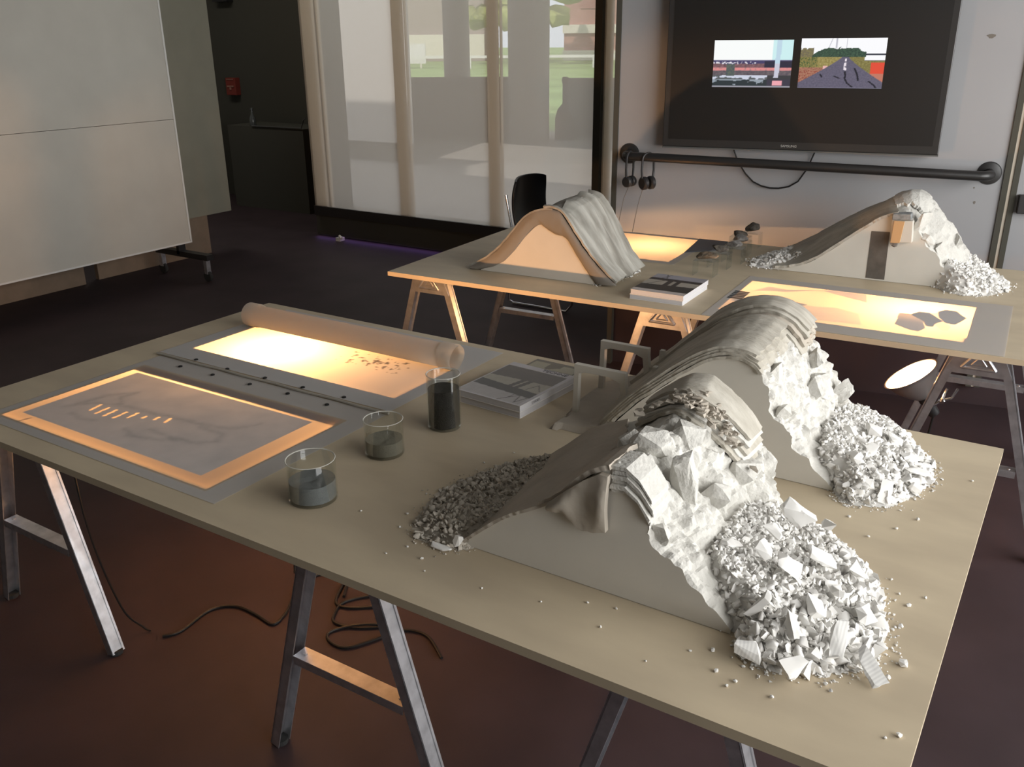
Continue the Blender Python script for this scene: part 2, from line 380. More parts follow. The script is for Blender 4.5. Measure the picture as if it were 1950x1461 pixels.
def make_sawhorse(label, loc, rotz=0, length=.86):
    t = thing('sawhorse', label, 'sawhorse', loc, rotz, 'folding steel sawhorses under the tables')
    H = TZ-.018
    def hx(z): return .27-.287*z
    mb = MB(); mb.box((0, length/2, H-.012), (.10, length, .024)); mb.box((-.048, length/2, H-.03), (.004, length, .05)); mb.box((.048, length/2, H-.03), (.004, length, .05)); mb.build('top_beam', M_steel, t)
    for (y, sy) in ((0., -1), (length, 1)):
        for sx in (-1, 1):
            m2 = MB(); channel(m2, (sx*hx(0.004), y, .004), (sx*hx(H-.03), y, H-.03), face=Vector((sx, 0, 0)))
            leg = m2.build('leg', M_steel, t)
            m3 = MB(); m3.lathe([(.0, -.004), (.019, -.004), (.020, .0), (.020, .010), (.0, .010)], (sx*(hx(0.004)), y, .004), n=16); m3.build('foot_pad', M_rubber, leg)
        zb = .32; xb = hx(zb)-.016
        m4 = MB(); m4.box((0, y, zb), (2*xb, .040, .003)); m4.box((0, y-.019, zb-.010), (2*xb, .003, .022)); m4.box((0, y+.019, zb-.010), (2*xb, .003, .022))
        for sx in (-1, 1): m4.lathe([(0, 0), (.005, 0), (.005, .004), (0, .004)], (sx*(xb-.02), y, zb), n=8)
        m4.build('crossbar', M_steel, t)
        # end plate with embossed triangle
        zt, zl = H-.002, H-.10; yo = y+sy*.022
        mp = MB(); mp.prism_y([(-hx(zl)-.012, zl), (hx(zl)+.012, zl), (.055, zt), (-.055, zt)], yo-.0015, yo+.0015)
        ep = mp.build('end_plate', M_steel, t)
        tri = MB(); P = [(-.05, zl+.022), (.05, zl+.022), (0, zl+.088)]
        for k in range(3):
            a, b = P[k], P[(k+1) % 3]; tri.tube([(a[0], yo+sy*.002, a[1]), (b[0], yo+sy*.002, b[1])], .0055, n=8)
        P = [(-.022, zl+.034), (.022, zl+.034), (0, zl+.062)]
        for k in range(3):
            a, b = P[k], P[(k+1) % 3]; tri.tube([(a[0], yo+sy*.002, a[1]), (b[0], yo+sy*.002, b[1])], .003, n=6)
        tri.build('embossed_triangle', M_steel, ep)
        # side gussets back along the beam
        for sx in (-1, 1):
            g = MB(); y1 = y-sy*.17
            x0, x1 = sx*.052, sx*(hx(zl)+.010)
            vs = [(x0, yo, zt), (x1, yo, zl), (x0, y1, zt), (x0-sx*.003, yo, zt), (x1-sx*.003, yo, zl), (x0-sx*.003, y1, zt)]
            g.add(vs, [(0, 1, 2), (5, 4, 3), (0, 3, 4, 1), (1, 4, 5, 2), (2, 5, 3, 0)]); g.lathe([(0, 0), (.005, 0), (.005, .003), (0, .003)], (x0+sx*.012, y-sy*.02, zt-.05), n=8, M=Matrix.Rotation(sx*pi/2, 3, 'Y'))
            g.build('gusset', M_steel, t)
    return t
s0 = make_sawhorse('steel sawhorse under the left end of the nearest table', (.087, .185, 0))
dup(s0, (1.295, .185, 0), 0, 'steel sawhorse under the middle of the nearest table beside the coiled cord')
dup(s0, (2.065, .185, 0), 0, 'steel sawhorse under the right end of the nearest table')
dup(s0, far(.105, .17), FA, 'steel sawhorse under the left end of the far table')
dup(s0, far(1.165, .17), FA, 'steel sawhorse under the middle of the far table, lit orange')
dup(s0, far(2.24, .17), FA, 'steel sawhorse under the right end of the far table')

# ------------------------------------------------------------------ clamp lamps
def clamp_lamp(label, loc, axis, power, dish=.095, deep=0., cord=None, size=.018):
    loc = Vector(loc); ax = Vector(axis).normalized()
    R = ax.to_track_quat('Z', 'Y').to_matrix()
    t = thing('clamp_lamp', label, 'lamp', loc, 0, 'clamp lamps under the tables')
    prof = [(.022, -.10), (.030, -.095), (.050, -.075), (.072, -.045), (dish-.008, -.015), (dish, .0), (dish+.004, .002)]
    MB().lathe(prof, (0, 0, 0), n=40, M=R).build('dish', M_dish, t, smooth=True)
    MB().lathe([(r-.002, z+.0015) for r, z in prof[:-1]], (0, 0, 0), n=40, M=R).build('reflector', M_reflector, t, smooth=True)
    sk = MB(); sk.lathe([(0, -.175), (.018, -.175), (.021, -.165), (.021, -.12), (.024, -.115), (.024, -.098), (.010, -.095)], (0, 0, 0), n=20, M=R); sk.build('socket', M_blackplastic, t, smooth=True)
    MB().lathe([(r, z-deep*.7) for r, z in [(.012, -.092), (.014, -.085), (.024, -.066), (.027, -.052), (.024, -.036), (.014, -.024), (0.001, -.020)]], (0, 0, 0), n=24, M=R).build('bulb', M_bulb, t, smooth=True)
    # spring clamp arms
    cl = MB(); e = R @ Vector((0.03, 0, -.13)); f = e+Vector((.035, .01, .03))
    cl.tube([R @ Vector((0, 0, -.13)), e, f, f+Vector((.012, 0, .05))], .006, n=8)
    cl.tube([f, f+Vector((.03, .01, .012)), f+Vector((.045, .01, .05))], .005, n=8)
    cl.lathe([(.010, -.006), (.014, 0), (.010, .006)], f, n=14)
    cl.build('clamp', M_chrome, t, smooth=True)
    if cord:
        MB().tube([R @ Vector((0, 0, -.17))]+[Vector(p)-loc for p in cord], .004, n=8).build('cord', M_cord, t, smooth=True)
    L = lamp('bulb_light', 'POINT', loc+ax*(.010-deep), power, BULB, shadow_soft_size=size)
    return t
clamp_lamp('clamp lamp hidden beneath the nearest table, shining up through the paper sheets', (.43, .85, .545), (.02, .02, 1), 58, cord=[(.47, .80, .2), (.52, .74, .02), (.571, .778, .006)])
clamp_lamp('clamp lamp with glowing silver dish below the front sheet of the far table', far(2.025, .40, .515), (-.42, -.10, .62), 34, deep=.034, cord=[far(2.11, .43, .25), far(1.98, .30, .10), far(1.86, .10, .01)])
clamp_lamp('clamp lamp under the far table peeking out behind the rear plaster hill', far(1.42, .45, .54), (-.05, -.30, .95), 5, deep=.03)
clamp_lamp('clamp lamp under the back of the far table behind the smooth grey hill', far(.80, .97, .52), (0, -.15, 1), 9, size=.05)

# ------------------------------------------------------------------ drawing sheets
def sheet(name, label, x0, y0, x1, y1, z, nu, nv, fn, frame=None):
    o = raster(name, M_vellum, (x0, y0, z), (x1-x0, 0, 0), (0, y1-y0, 0), nu, nv, lambda u, v: fn(x0+(x1-x0)*u, y0+(y1-y0)*v), 'ink')
    if frame: o.matrix_world = frame
    return tag(o, label, 'drawing')
BANDS = [(.372, .237, .363, .274), (.405, .232, .400, .271), (.438, .232, .432, .273), (.472, .236, .468, .278), (.503, .259, .499, .289), (.537, .275, .536, .287), (.573, .285, .570, .300), (.611, .289, .603, .311)]
CONT = [[(.29, .22), (.33, .27), (.40, .30), (.50, .31), (.62, .32), (.70, .33), (.76, .34), (.80, .36), (.83, .41)], [(.62, .24), (.70, .235), (.78, .245), (.82, .275), (.80, .31), (.72, .315)], [(.56, .21), (.60, .19), (.68, .205), (.72, .23)], [(.30, .25), (.32, .33), (.37, .38), (.36, .34), (.40, .31)], [(.35, .20), (.40, .19), (.44, .20)]]
def ink_left(x, y):
    T, G = (.70 if .19 < x < 1.004 and .09 < y < .54 else .38), 1.0
    if .232 < x < .935 and .133 < y < .487:
        n = fbm((x*14, y*14, 3)); T = .075+.03*n; G = .90+.14*n
        for c in CONT:
            d = pld(x+.012*fbm((x*30, y*30, 8)), y+.012*fbm((x*30, y*30, 5)), c)
            k = math.exp(-(d/.011)**2)*(.5+.9*abs(fbm((x*25, y*25, 1)))); T -= .035*k; G -= .22*k
        for (a, b, c, e) in BANDS:
            if segd(x, y, (a, b), (c, e)) < .0042: T, G = .97, 1.0
    return (max(.03, T), max(.2, G), 0)
sheet('drawing_sheet', 'vellum terrain drawing with glowing border and bright slits, front left of nearest table', .16, .06, 1.066, .620, TZ+.0012, 300, 186, ink_left)
def ink_right(x, y):
    T, G = .27, 1.0
    if .65 < x < .90 and .865 < y < .960:
        n = fbm((x*55, y*60, 2), 5); e = max(0, 1-abs(x-.78)/.12)*max(0, 1-abs(y-.915)/.05)
        if n+e*.20 > .20: T, G = .06, .30
    return (T, G, 0)
sheet('drawing_sheet', 'glowing vellum sheet with a dark sketched patch, back of nearest table under the paper roll', .13, .640, 1.062, 1.185, TZ+.0024, 220, 140, ink_right)
# spine fold between both sheets
mb = MB(); mb.tube([(.14+.93*i/20, .624+.004*sin(i*1.3)*.5, TZ+.0045) for i in range(21)], .004, n=8)
tag(mb.build('wooden_strip', mat('paper_edge', (.42, .39, .34), rough=.8), smooth=True), 'thin raised strip between the two drawing sheets on the nearest table', 'strip')
for i, (x, y) in enumerate([(.301, .583), (.292, .648), (.442, .584), (.44, .64), (.594, .587), (.593, .645), (.739, .591), (.741, .647), (.888, .588), (.891, .651)]):
    o = MB().lathe([(0, 0), (.0062, 0), (.0062, .0022), (.004, .0036), (0, .004)], (0, 0, 0), n=14).build('push_pin', M_pin, loc=(x, y, TZ+.0026))
    tag(o, 'small black pin holding the vellum sheets along the fold', 'pin', 'black pins along the fold between the two sheets')
# paper roll along the back
def paper_roll(label, x0, x1, y, z, r):
    t = thing('paper_roll', label, 'paper roll', (x0, y, z))
    mb = MB(); L = x1-x0; turns = 1.3; n = 90; NX = 24; vs = []
    for k in range(n+1):
        a = -pi*.5+2*pi*turns*k/n; rr = r-.006*(1-k/n)
        for i in range(NX+1):
            vs.append((L*i/NX+.010*sin(k*.05)*(1 if i == NX else 0), rr*cos(a), rr*sin(a)))
    fs = [(k*(NX+1)+i, k*(NX+1)+i+1, (k+1)*(NX+1)+i+1, (k+1)*(NX+1)+i) for k in range(n) for i in range(NX)]
    mb.add(vs, fs); mb.build('rolled_sheet', M_roll, t, smooth='all')
    MB().lathe([(r+.0012, 0), (r+.0012, .045)], (0, 0, 0), n=40, M=Matrix.Rotation(pi/2, 3, 'Y')).build('end_band', M_roll, t, smooth='all')
    b = MB().lathe([(r+.0012, 0), (r+.0012, .045)], (L-.045, 0, 0), n=40, M=Matrix.Rotation(pi/2, 3, 'Y')).build('end_band', M_roll, t, smooth='all')
    return t
paper_roll('translucent rolled paper tube lying along the back of the nearest table', .165, 1.025, .985, TZ+.042, .039)

RIB = [(1.43, .40), (1.47, .49), (1.54, .475), (1.70, .545), (1.82, .54), (1.84, .43), (1.76, .47), (1.66, .525), (1.545, .44), (1.50, .43)]
LOW = [(1.60, .27), (1.76, .31), (1.84, .27), (1.87, .14), (1.60, .12)]
FPOL = [(1.39, .235), (1.44, .28), (1.58, .33), (1.66, .30), (1.62, .24), (1.45, .22)]
CUT1 = [(1.967, .20), (1.962, .345), (1.995, .352), (2.045, .285), (2.063, .20), (2.047, .15), (2.02, .155)]
CUT2 = [(1.998, .345), (2.020, .396), (2.055, .395), (2.085, .345), (2.105, .31), (2.085, .265), (2.082, .225), (2.06, .225), (2.045, .285)]
CUT3 = [(2.078, .42), (2.098, .462), (2.135, .462), (2.152, .42), (2.172, .385), (2.160, .335), (2.145, .285), (2.115, .29), (2.088, .35)]
CUT4 = [(2.060, .40), (2.088, .41), (2.118, .29), (2.135, .26), (2.130, .205), (2.112, .20), (2.075, .27)]
def ink_far(x, y):
    T, G = .44, 1.0
    n = fbm((x*16, y*16, 1))
    if inpoly(x, y, RIB): T = .17+.08*n
    elif inpoly(x, y, LOW): T = .27+.08*n
    elif inpoly(x, y, FPOL): T, G = .06, .8
    if 1.372 < x < 1.428 and .255 < y < .375: T, G = .03, (.10 if (math.sin(y*260+n*3) > -.5) else .5)
    if inpoly(x, y, CUT2) or inpoly(x, y, CUT3): T, G = .004, .72
    elif inpoly(x, y, CUT1): T, G = .02+.5*max(0, (y-.25)), .8
    elif inpoly(x, y, CUT4): T = .20
    return (T, G, 0)
sheet('drawing_sheet', 'glowing vellum drawing with grey rock silhouettes, front of the far table', 1.36, .004, 2.305, .620, TZ+.0012, 280, 180, ink_far, FM)
sheet('drawing_sheet', 'plain glowing vellum sheet at the back of the far table behind the smooth grey hill', .47, .655, 1.02, 1.215, TZ+.0012, 20, 20, lambda x, y: (.5, 1, 0), FM)
o = MB().prism([(.982, .896), (1.108, 1.01), (1.088, 1.205), (.948, 1.208)], TZ+.0016, TZ+.004).build('slate_card', M_card); o.matrix_world = FM
tag(o, 'flat dark slate-blue card beside the back glowing sheet of the far table', 'card')

# ------------------------------------------------------------------ plaster hills
def resample(P, n):
    """n points over polyline P; equal number per segment so features stay aligned"""
    m = len(P)-1; out = []
    for i in range(n+1):
        s = i/n*m; k = min(int(s), m-1); f = s-k
        out.append((P[k][0]+(P[k+1][0]-P[k][0])*f, P[k][1]+(P[k+1][1]-P[k][1])*f))
    return out
class Profile:
    def __init__(s, stations): s.st = stations; s.m = len(stations[0][1])-1
    def at(s, u, y):                  # u in 0..m (feature index)
        st = s.st
        if y <= st[0][0]: a = b = st[0]; f = 0
        elif y >= st[-1][0]: a = b = st[-1]; f = 0
        else:
            for k in range(len(st)-1):
                if st[k][0] <= y <= st[k+1][0]: a, b = st[k], st[k+1]; f = (y-a[0])/(b[0]-a[0]); break
            f = f*f*(3-2*f)
        k = max(0, min(int(u), s.m-1)); g = u-k
        def pt(P): return (P[k][0]+(P[k+1][0]-P[k][0])*g, P[k][1]+(P[k+1][1]-P[k][1])*g)
        A, B = pt(a[1]), pt(b[1])
        return Vector((A[0]+(B[0]-A[0])*f, y, A[1]+(B[1]-A[1])*f))
    def smooth(s, u, y, h=.35):
        return (s.at(max(0, u-h), y)+s.at(u, y)*2+s.at(min(s.m, u+h), y))/4
    def normal(s, u, y, e=.12):
        a, b = s.smooth(max(0, u-e), y), s.smooth(min(s.m, u+e), y); t = (b-a)
        return Vector((-t.z, 0, t.x)).normalized()
def facet(p, sc):
    """faceted, chipped-stone displacement"""
    v = noise.voronoi(Vector(p)*sc)[0]
    return v[1]-v[0]
def hill_core(pr, y0, y1, rough, nu=170, nv=80, zb=TZ+.001, seed=0, mat_top=M_plaster, parent=None, zone=None):
    vs = []; rows = []
    for j in range(nv+1):
        y = y0+(y1-y0)*j/nv; row = []
        for i in range(nu+1):
            u = pr.m*i/nu; p = pr.smooth(u, y); a = rough(u)
            if zone: a = max(a, zone(u, y))
            q = Vector((p.x+seed, y, p.z))
            if a > 0:
                n = pr.normal(u, y)
                fl = 1-2*abs(noise.noise(Vector((y*19+1.6*fbm(q*7), u*.33+seed, 4.0))))
                d = a*(1.3*fbm(q*8, 3)+.55*(fl-.45)+.75*(facet(q+Vector((0, 0, fbm(q*12)*.03)), 15)-.25)+.5*(facet(q, 38)-.25)+.30*fbm(q*60, 3))
                edge = min(1, j/2, (nv-j)/2)
                p = p+n*d+Vector((0, a*.8*fbm(q*14+Vector((5, 5, 5)), 3)*(0 if j in (0, nv) else 1), 0))
            p.z = max(p.z, zb)
            row.append(len(vs)); vs.append(p)
        rows.append(row)
    fs = [(rows[j][i], rows[j][i+1], rows[j+1][i+1], rows[j+1][i]) for j in range(nv) for i in range(nu)]
    top = MB(); top.add(vs, fs)
    to = top.build('broken_core', mat_top, parent)
    me = to.data
    for p in me.polygons: p.use_smooth = True
    me.set_sharp_from_angle(angle=radians(14))
    # cut faces front and back
    for (row, nm) in ((rows[0], 'cut_face'), (rows[-1], 'back_face')):
        pts = [vs[k] for k in row]; n = len(pts)
        P = [Vector(p) for p in pts]+[Vector((pts[-1].x, pts[-1].y, zb)), Vector((pts[0].x, pts[0].y, zb))]
        mb = MB(); idx = tuple(range(len(P))); mb.add(P, [idx if nm == 'back_face' else idx[::-1]]); o = mb.build(nm, M_plasterface, parent)
        bm = bmesh.new(); bm.from_mesh(o.data); bmesh.ops.triangulate(bm, faces=bm.faces, ngon_method='EAR_CLIP'); bm.to_mesh(o.data); bm.free()
    return to
def shell(pr, parent, name, m, u0, u1, y0, y1, off, th, nu=70, nv=40, jag=(.13, .005), seed=0., wob=.003, smooth=True, sag=None):
    """a plate following the hill profile between u0(y)..u1(y) and y0(u)..y1(u)"""
    f = lambda q: q if callable(q) else (lambda *_: q)
    u0, u1, y0, y1 = f(u0), f(u1), f(y0), f(y1)
    outer = []; inner = []
    for j in range(nv+1):
        b = j/nv; yb = y0(0)+(y1(0)-y0(0))*b
        ua = u0(yb)+jag[0]*(fbm((yb*22, seed, 0), 3)+.4*noise.noise(Vector((yb*45, seed, 2)))); ub = u1(yb)+jag[0]*(fbm((yb*22, seed, 9), 3)*1.6+.5*noise.noise(Vector((yb*50, seed, 4))))
        for i in range(nu+1):
            a = i/nu; u = ua+(ub-ua)*a; u = max(0.0, min(pr.m, u))
            ya = y0(u)+jag[1]*(fbm((u*3, seed, 5), 3)+.3*noise.noise(Vector((u*6, seed, 1)))); ye = y1(u)+jag[1]*fbm((u*3, seed, 7), 3)
            y = ya+(ye-ya)*b
            p = pr.smooth(u, y, .45); n = pr.normal(u, y, .3)
            w = wob*(2*fbm((p.x*10, y*5, seed+p.z*10), 3))
            o_ = off+w
            if sag: o_ += sag(u, y)
            outer.append(p+n*(o_+th)); inner.append(p+n*o_)
    for q in outer+inner: q.z = max(q.z, TZ+.001)
    N = (nu+1)*(nv+1); G = lambda i, j: j*(nu+1)+i
    fs = []
    for j in range(nv):
        for i in range(nu):
            fs.append((G(i, j), G(i+1, j), G(i+1, j+1), G(i, j+1))); fs.append((N+G(i, j+1), N+G(i+1, j+1), N+G(i+1, j), N+G(i, j)))
    for i in range(nu):
        fs.append((G(i+1, 0), G(i, 0), N+G(i, 0), N+G(i+1, 0))); fs.append((G(i, nv), G(i+1, nv), N+G(i+1, nv), N+G(i, nv)))
    for j in range(nv):
        fs.append((G(0, j), G(0, j+1), N+G(0, j+1), N+G(0, j))); fs.append((G(nu, j+1), G(nu, j), N+G(nu, j), N+G(nu, j+1)))
    mb = MB(); mb.add(outer+inner, fs); o = mb.build(name, m, parent)
    for p in o.data.polygons: p.use_smooth = True
    o.data.set_sharp_from_angle(angle=radians(28))
    return o
def rock_mesh(size, seed, sub=3, chop=.25, amp=.35):
    bm = bmesh.new(); bmesh.ops.create_icosphere(bm, subdivisions=sub, radius=1)
    r = random.Random(seed); planes = [(Vector((r.gauss(0, 1), r.gauss(0, 1), r.gauss(0, 1))).normalized(), r.uniform(.45, .8)) for _ in range(9)]
    for v in bm.verts:
        p = v.co.normalized()
        for n, d in planes:
            k = p.dot(n)
            if k > d: p = p-n*(k-d)*(1-chop*.2)
        p = p*(1+amp*.35*fbm(p*2.3+Vector((seed, 0, 0)), 3))
        v.co = Vector((p.x*size[0], p.y*size[1], p.z*size[2]))
    vs = [v.co.copy() for v in bm.verts]; fs = [tuple(x.index for x in f.verts) for f in bm.faces]; bm.free(); return vs, fs
def hull(pts):
    bm = bmesh.new()
    for q in pts: bm.verts.new(q)
    r = bmesh.ops.convex_hull(bm, input=bm.verts); 
    for v in [v for v in bm.verts if not v.link_faces]: bm.verts.remove(v)
    bmesh.ops.recalc_face_normals(bm, faces=bm.faces); bm.verts.index_update()
    vs = [v.co.copy() for v in bm.verts]; fs = [tuple(x.index for x in f.verts) for f in bm.faces]; bm.free(); return vs, fs
def crag_pts(r, size, n=14, box=.75):
    out = []
    for _ in range(n):
        v = Vector((r.uniform(-1, 1), r.uniform(-1, 1), r.uniform(-1, 1))); v = v/max(abs(v.x), abs(v.y), abs(v.z))*box+v.normalized()*(1-box)
        out.append(Vector((v.x*size[0], v.y*size[1], v.z*size[2]))*r.uniform(.82, 1.05))
    return out
def crag(name, parent, m, c, size, rot, seed, n=16):
    r = random.Random(seed); vs, fs = hull(crag_pts(r, size, n)); bm = bmesh.new()
    V = [bm.verts.new(v) for v in vs]
    for f in fs: bm.faces.new([V[k] for k in f])
    bmesh.ops.subdivide_edges(bm, edges=bm.edges, cuts=4, use_grid_fill=True); bmesh.ops.triangulate(bm, faces=bm.faces)
    for v in bm.verts: v.co += v.co.normalized()*(max(size)*.16*(fbm(v.co*26+Vector((seed, 0, 0)), 3)+.6*(facet(v.co+Vector((seed, 0, 0)), 40)-.25)))
    bm.verts.index_update(); vs = [v.co.copy() for v in bm.verts]; fs = [tuple(x.index for x in f.verts) for f in bm.faces]; bm.free()
    R_ = Euler(rot).to_matrix(); c = Vector(c); mb = MB(); mb.add([R_ @ v+c for v in vs], fs); o = mb.build(name, m, parent)
    for q in o.data.polygons: q.use_smooth = True
    o.data.set_sharp_from_angle(angle=radians(16)); return o
def block(name, parent, m, c, size, rot, seed, sub=3):
    vs, fs = rock_mesh(size, seed, sub, amp=.5); R = Euler(rot).to_matrix(); c = Vector(c)
    mb = MB(); mb.add([R @ v+c for v in vs], fs); o = mb.build(name, m, parent)
    for p in o.data.polygons: p.use_smooth = True
    o.data.set_sharp_from_angle(angle=radians(20)); return o
def slab(name, parent, m, poly, y0, y1, seed=0, layers=5, step=.004):
    """layered plate: stacked jagged strata; poly is the (x, z) line of its upper side"""
    r = random.Random(seed); mb = MB()
    for k in range(layers):
        P = [(x+r.uniform(-.003, .003), z-k*step) for x, z in poly]
        Q = [(x+r.uniform(-.002, .002), z-step*.86) for x, z in P][::-1]
        ya, yb = y0+r.uniform(-.005, .005), y1+r.uniform(-.005, .005)
        mb.prism_y(P+Q, ya, yb)
    return mb.build(name, m, parent)

# ---- hill at the front of the near table
P1 = Profile([
 (.205, [(1.605, .752), (1.634, .779), (1.70, .835), (1.746, .862), (1.811, .900), (1.86, .950), (1.908, .990), (1.940, .995), (1.978, .950), (1.986, .893), (2.020, .862), (2.068, .825), (2.146, .752)]),
 (.330, [(1.590, .752), (1.622, .780), (1.69, .838), (1.735, .866), (1.800, .903), (1.85, .945), (1.900, .980), (1.940, .985), (1.980, .945), (2.005, .895), (2.040, .860), (2.080, .820), (2.146, .752)]),
 (.450, [(1.575, .752), (1.612, .784), (1.675, .838), (1.718, .868), (1.785, .900), (1.85, .945), (1.905, .985), (1.945, .985), (1.990, .945), (2.025, .900), (2.055, .865), (2.085, .820), (2.140, .752)]),
 (.610, [(1.560, .752), (1.600, .788), (1.655, .838), (1.700, .868), (1.765, .893), (1.82, .925), (1.885, .985), (1.926, 1.005), (1.985, .955), (2.032, .900), (2.062, .860), (2.090, .800), (2.120, .752)])])
h1 = thing('plaster_hill_model', 'broken white plaster hill model at the front of the nearest table, spilling the largest rubble', 'model')
hill_core(P1, .205, .61, lambda u: 0 if u < 5 else min(.022, (u-5)*.014) if u < 11 else max(.004, .022-(u-11)*.018), seed=0., parent=h1)
shell(P1, h1, 'draped_skin', M_skin_dark, .05, lambda y: 4.2+.5*sin((y-.2)*9), .196, .612, .001, .006, seed=1., wob=.002)
shell(P1, h1, 'draped_skin', M_skin_dark, 3.6, lambda y: 6.3, .196, lambda u: .315, .004, .009, seed=2., wob=.004)
# front flap of skin hanging over the cut face
def flap(parent, m):
    top = [(1.800, .902), (1.835, .935), (1.87, .965), (1.900, .985), (1.916, .985)]
    bot = [(1.800, .888), (1.835, .890), (1.862, .868), (1.893, .872), (1.914, .878)]
    nu, nv = 40, 24; A = []; B = []
    T_, B_ = resample(top, nu), resample(bot, nu)
    for j in range(nv+1):
        f = j/nv
        for i in range(nu+1):
            x = T_[i][0]+(B_[i][0]-T_[i][0])*f; z = T_[i][1]+(B_[i][1]-T_[i][1])*f+.006*f*noise.noise(Vector((x*60, 3, 0)))
            y = .196-.010*sin(f*pi)*(.5+.5*sin(i/nu*9))+.003*fbm((x*20, z*20, 1)); A.append(Vector((x, y-.006, z))); B.append(Vector((x, y+.006, z)))
    N = len(A); G = lambda i, j: j*(nu+1)+i; fs = []
    for j in range(nv):
        for i in range(nu): fs += [(G(i, j), G(i, j+1), G(i+1, j+1), G(i+1, j)), (N+G(i, j), N+G(i+1, j), N+G(i+1, j+1), N+G(i, j+1))]
    for i in range(nu): fs += [(G(i, 0), G(i+1, 0), N+G(i+1, 0), N+G(i, 0)), (G(i+1, nv), G(i, nv), N+G(i, nv), N+G(i+1, nv))]
    for j in range(nv): fs += [(G(0, j+1), G(0, j), N+G(0, j), N+G(0, j+1)), (G(nu, j), G(nu, j+1), N+G(nu, j+1), N+G(nu, j))]
    mb = MB(); mb.add(A+B, fs); return mb.build('hanging_flap', m, parent, smooth=True)
flap(h1, M_skin_dark)
slab('layered_slab', h1, M_plaster, [(1.918, 1.000), (1.945, 1.002), (1.968, .985), (1.992, .955)], .20, .275, seed=4, layers=6, step=.008)
for k in range(5):
    shell(P1, h1, 'layered_plate', M_skin if k % 2 == 0 else M_plaster, lambda y: 4.7+.13*k, lambda y: 9.3-.16*k, lambda u: .47+.012*k+.018*abs(u-7), .615, .004+.0062*k, .0066, seed=10.+k, nu=60, nv=26, jag=(.10, .008), wob=.003)
for (c, s, ro, sd) in [((1.990, .335, .935), (.030, .026, .062), (.10, -.12, .35), 3), ((1.925, .345, .988), (.040, .032, .020), (.1, .25, .1), 5), ((1.878, .375, .968), (.032, .036, .022), (.0, -.45, .3), 8),
                       ((1.955, .43, .968), (.030, .034, .028), (.1, .4, .2), 13), ((2.030, .40, .893), (.026, .030, .026), (.1, .6, .3), 15), ((1.998, .222, .885), (.020, .014, .022), (.1, .5, .2), 17),
                       ((2.042, .52, .892), (.028, .036, .030), (.1, .65, .2), 23)]:
    crag('broken_block', h1, M_plaster, c, s, ro, sd)
mb = MB(); rr = random.Random(77)
for _ in range(110):
    u_, y_ = rr.gauss(7.0, .7), rr.gauss(.505, .016); q = P1.smooth(u_, y_)+P1.normal(u_, y_, .3)*.031; sz = rr.uniform(.005, .012)
    vs, fs = hull(crag_pts(rr, (sz, sz*.7, sz*.5), 9)); mb.add([Vector((v.x, v.y, v.z))+q for v in vs], fs)
tag(mb.build('crumb_patch', M_skin_dark, h1), kind='stuff')

# ---- hill behind it on the near table
P2 = Profile([
 (.796, [(1.600, .752), (1.64, .800), (1.69, .855), (1.735, .895), (1.800, .950), (1.855, .990), (1.905, 1.010), (1.962, 1.000), (1.992, .952), (2.010, .886), (2.063, .858), (2.076, .818), (2.160, .752)]),
 (.90, [(1.58, .752), (1.625, .800), (1.68, .855), (1.728, .900), (1.792, .955), (1.850, 1.000), (1.910, 1.020), (1.965, 1.010), (2.005, .955), (2.035, .895), (2.072, .860), (2.095, .815), (2.165, .752)]),
 (1.05, [(1.55, .752), (1.60, .800), (1.665, .860), (1.72, .915), (1.775, .968), (1.840, 1.015), (1.905, 1.035), (1.960, 1.020), (2.005, .965), (2.045, .900), (2.082, .860), (2.110, .815), (2.170, .752)]),
 (1.20, [(1.53, .752), (1.585, .800), (1.65, .860), (1.71, .920), (1.755, .968), (1.815, 1.005), (1.875, 1.020), (1.940, 1.000), (1.985, .945), (2.030, .885), (2.068, .845), (2.100, .800), (2.160, .752)])])
h2 = thing('plaster_hill_model', 'taller plaster hill model on the nearest table, with card gateways at its left foot', 'model')
hill_core(P2, .796, 1.20, lambda u: .002 if u < 5.5 else min(.022, (u-5.5)*.014) if u < 10.5 else max(.004, .022-(u-10.5)*.014), seed=3.3, parent=h2)
for k in range(4):
    shell(P2, h2, 'draped_skin', M_skin, .05+.08*k, lambda y: 7.35-.16*k, .789+.003*k, lambda u: .965+.012*k, .001+.0062*k, .0070, seed=30.+k, jag=(.12, .004), wob=.003)
for k in range(4):
    shell(P2, h2, 'layered_plate', M_skin if k != 1 else M_skin_dark, .1+.10*k, lambda y: 7.9-.15*k, lambda u: 1.0+.020*k, 1.205, .001+.0075*k, .0082, seed=40.+k, jag=(.12, .006), wob=.004)
for (c, s, ro, sd) in [((2.022, .83, .893), (.020, .018, .018), (.1, .5, .7), 31), ((1.988, .85, .965), (.018, .03, .034), (.1, .3, .2), 33), ((2.045, 1.0, .905), (.024, .05, .024), (.1, .75, .2), 35), ((2.02, 1.08, .942), (.022, .05, .026), (.1, .8, .2), 37), ((2.080, 1.13, .855), (.022, .05, .028), (.1, .8, .2), 38)]:
    crag('broken_block', h2, M_plaster, c, s, ro, sd)
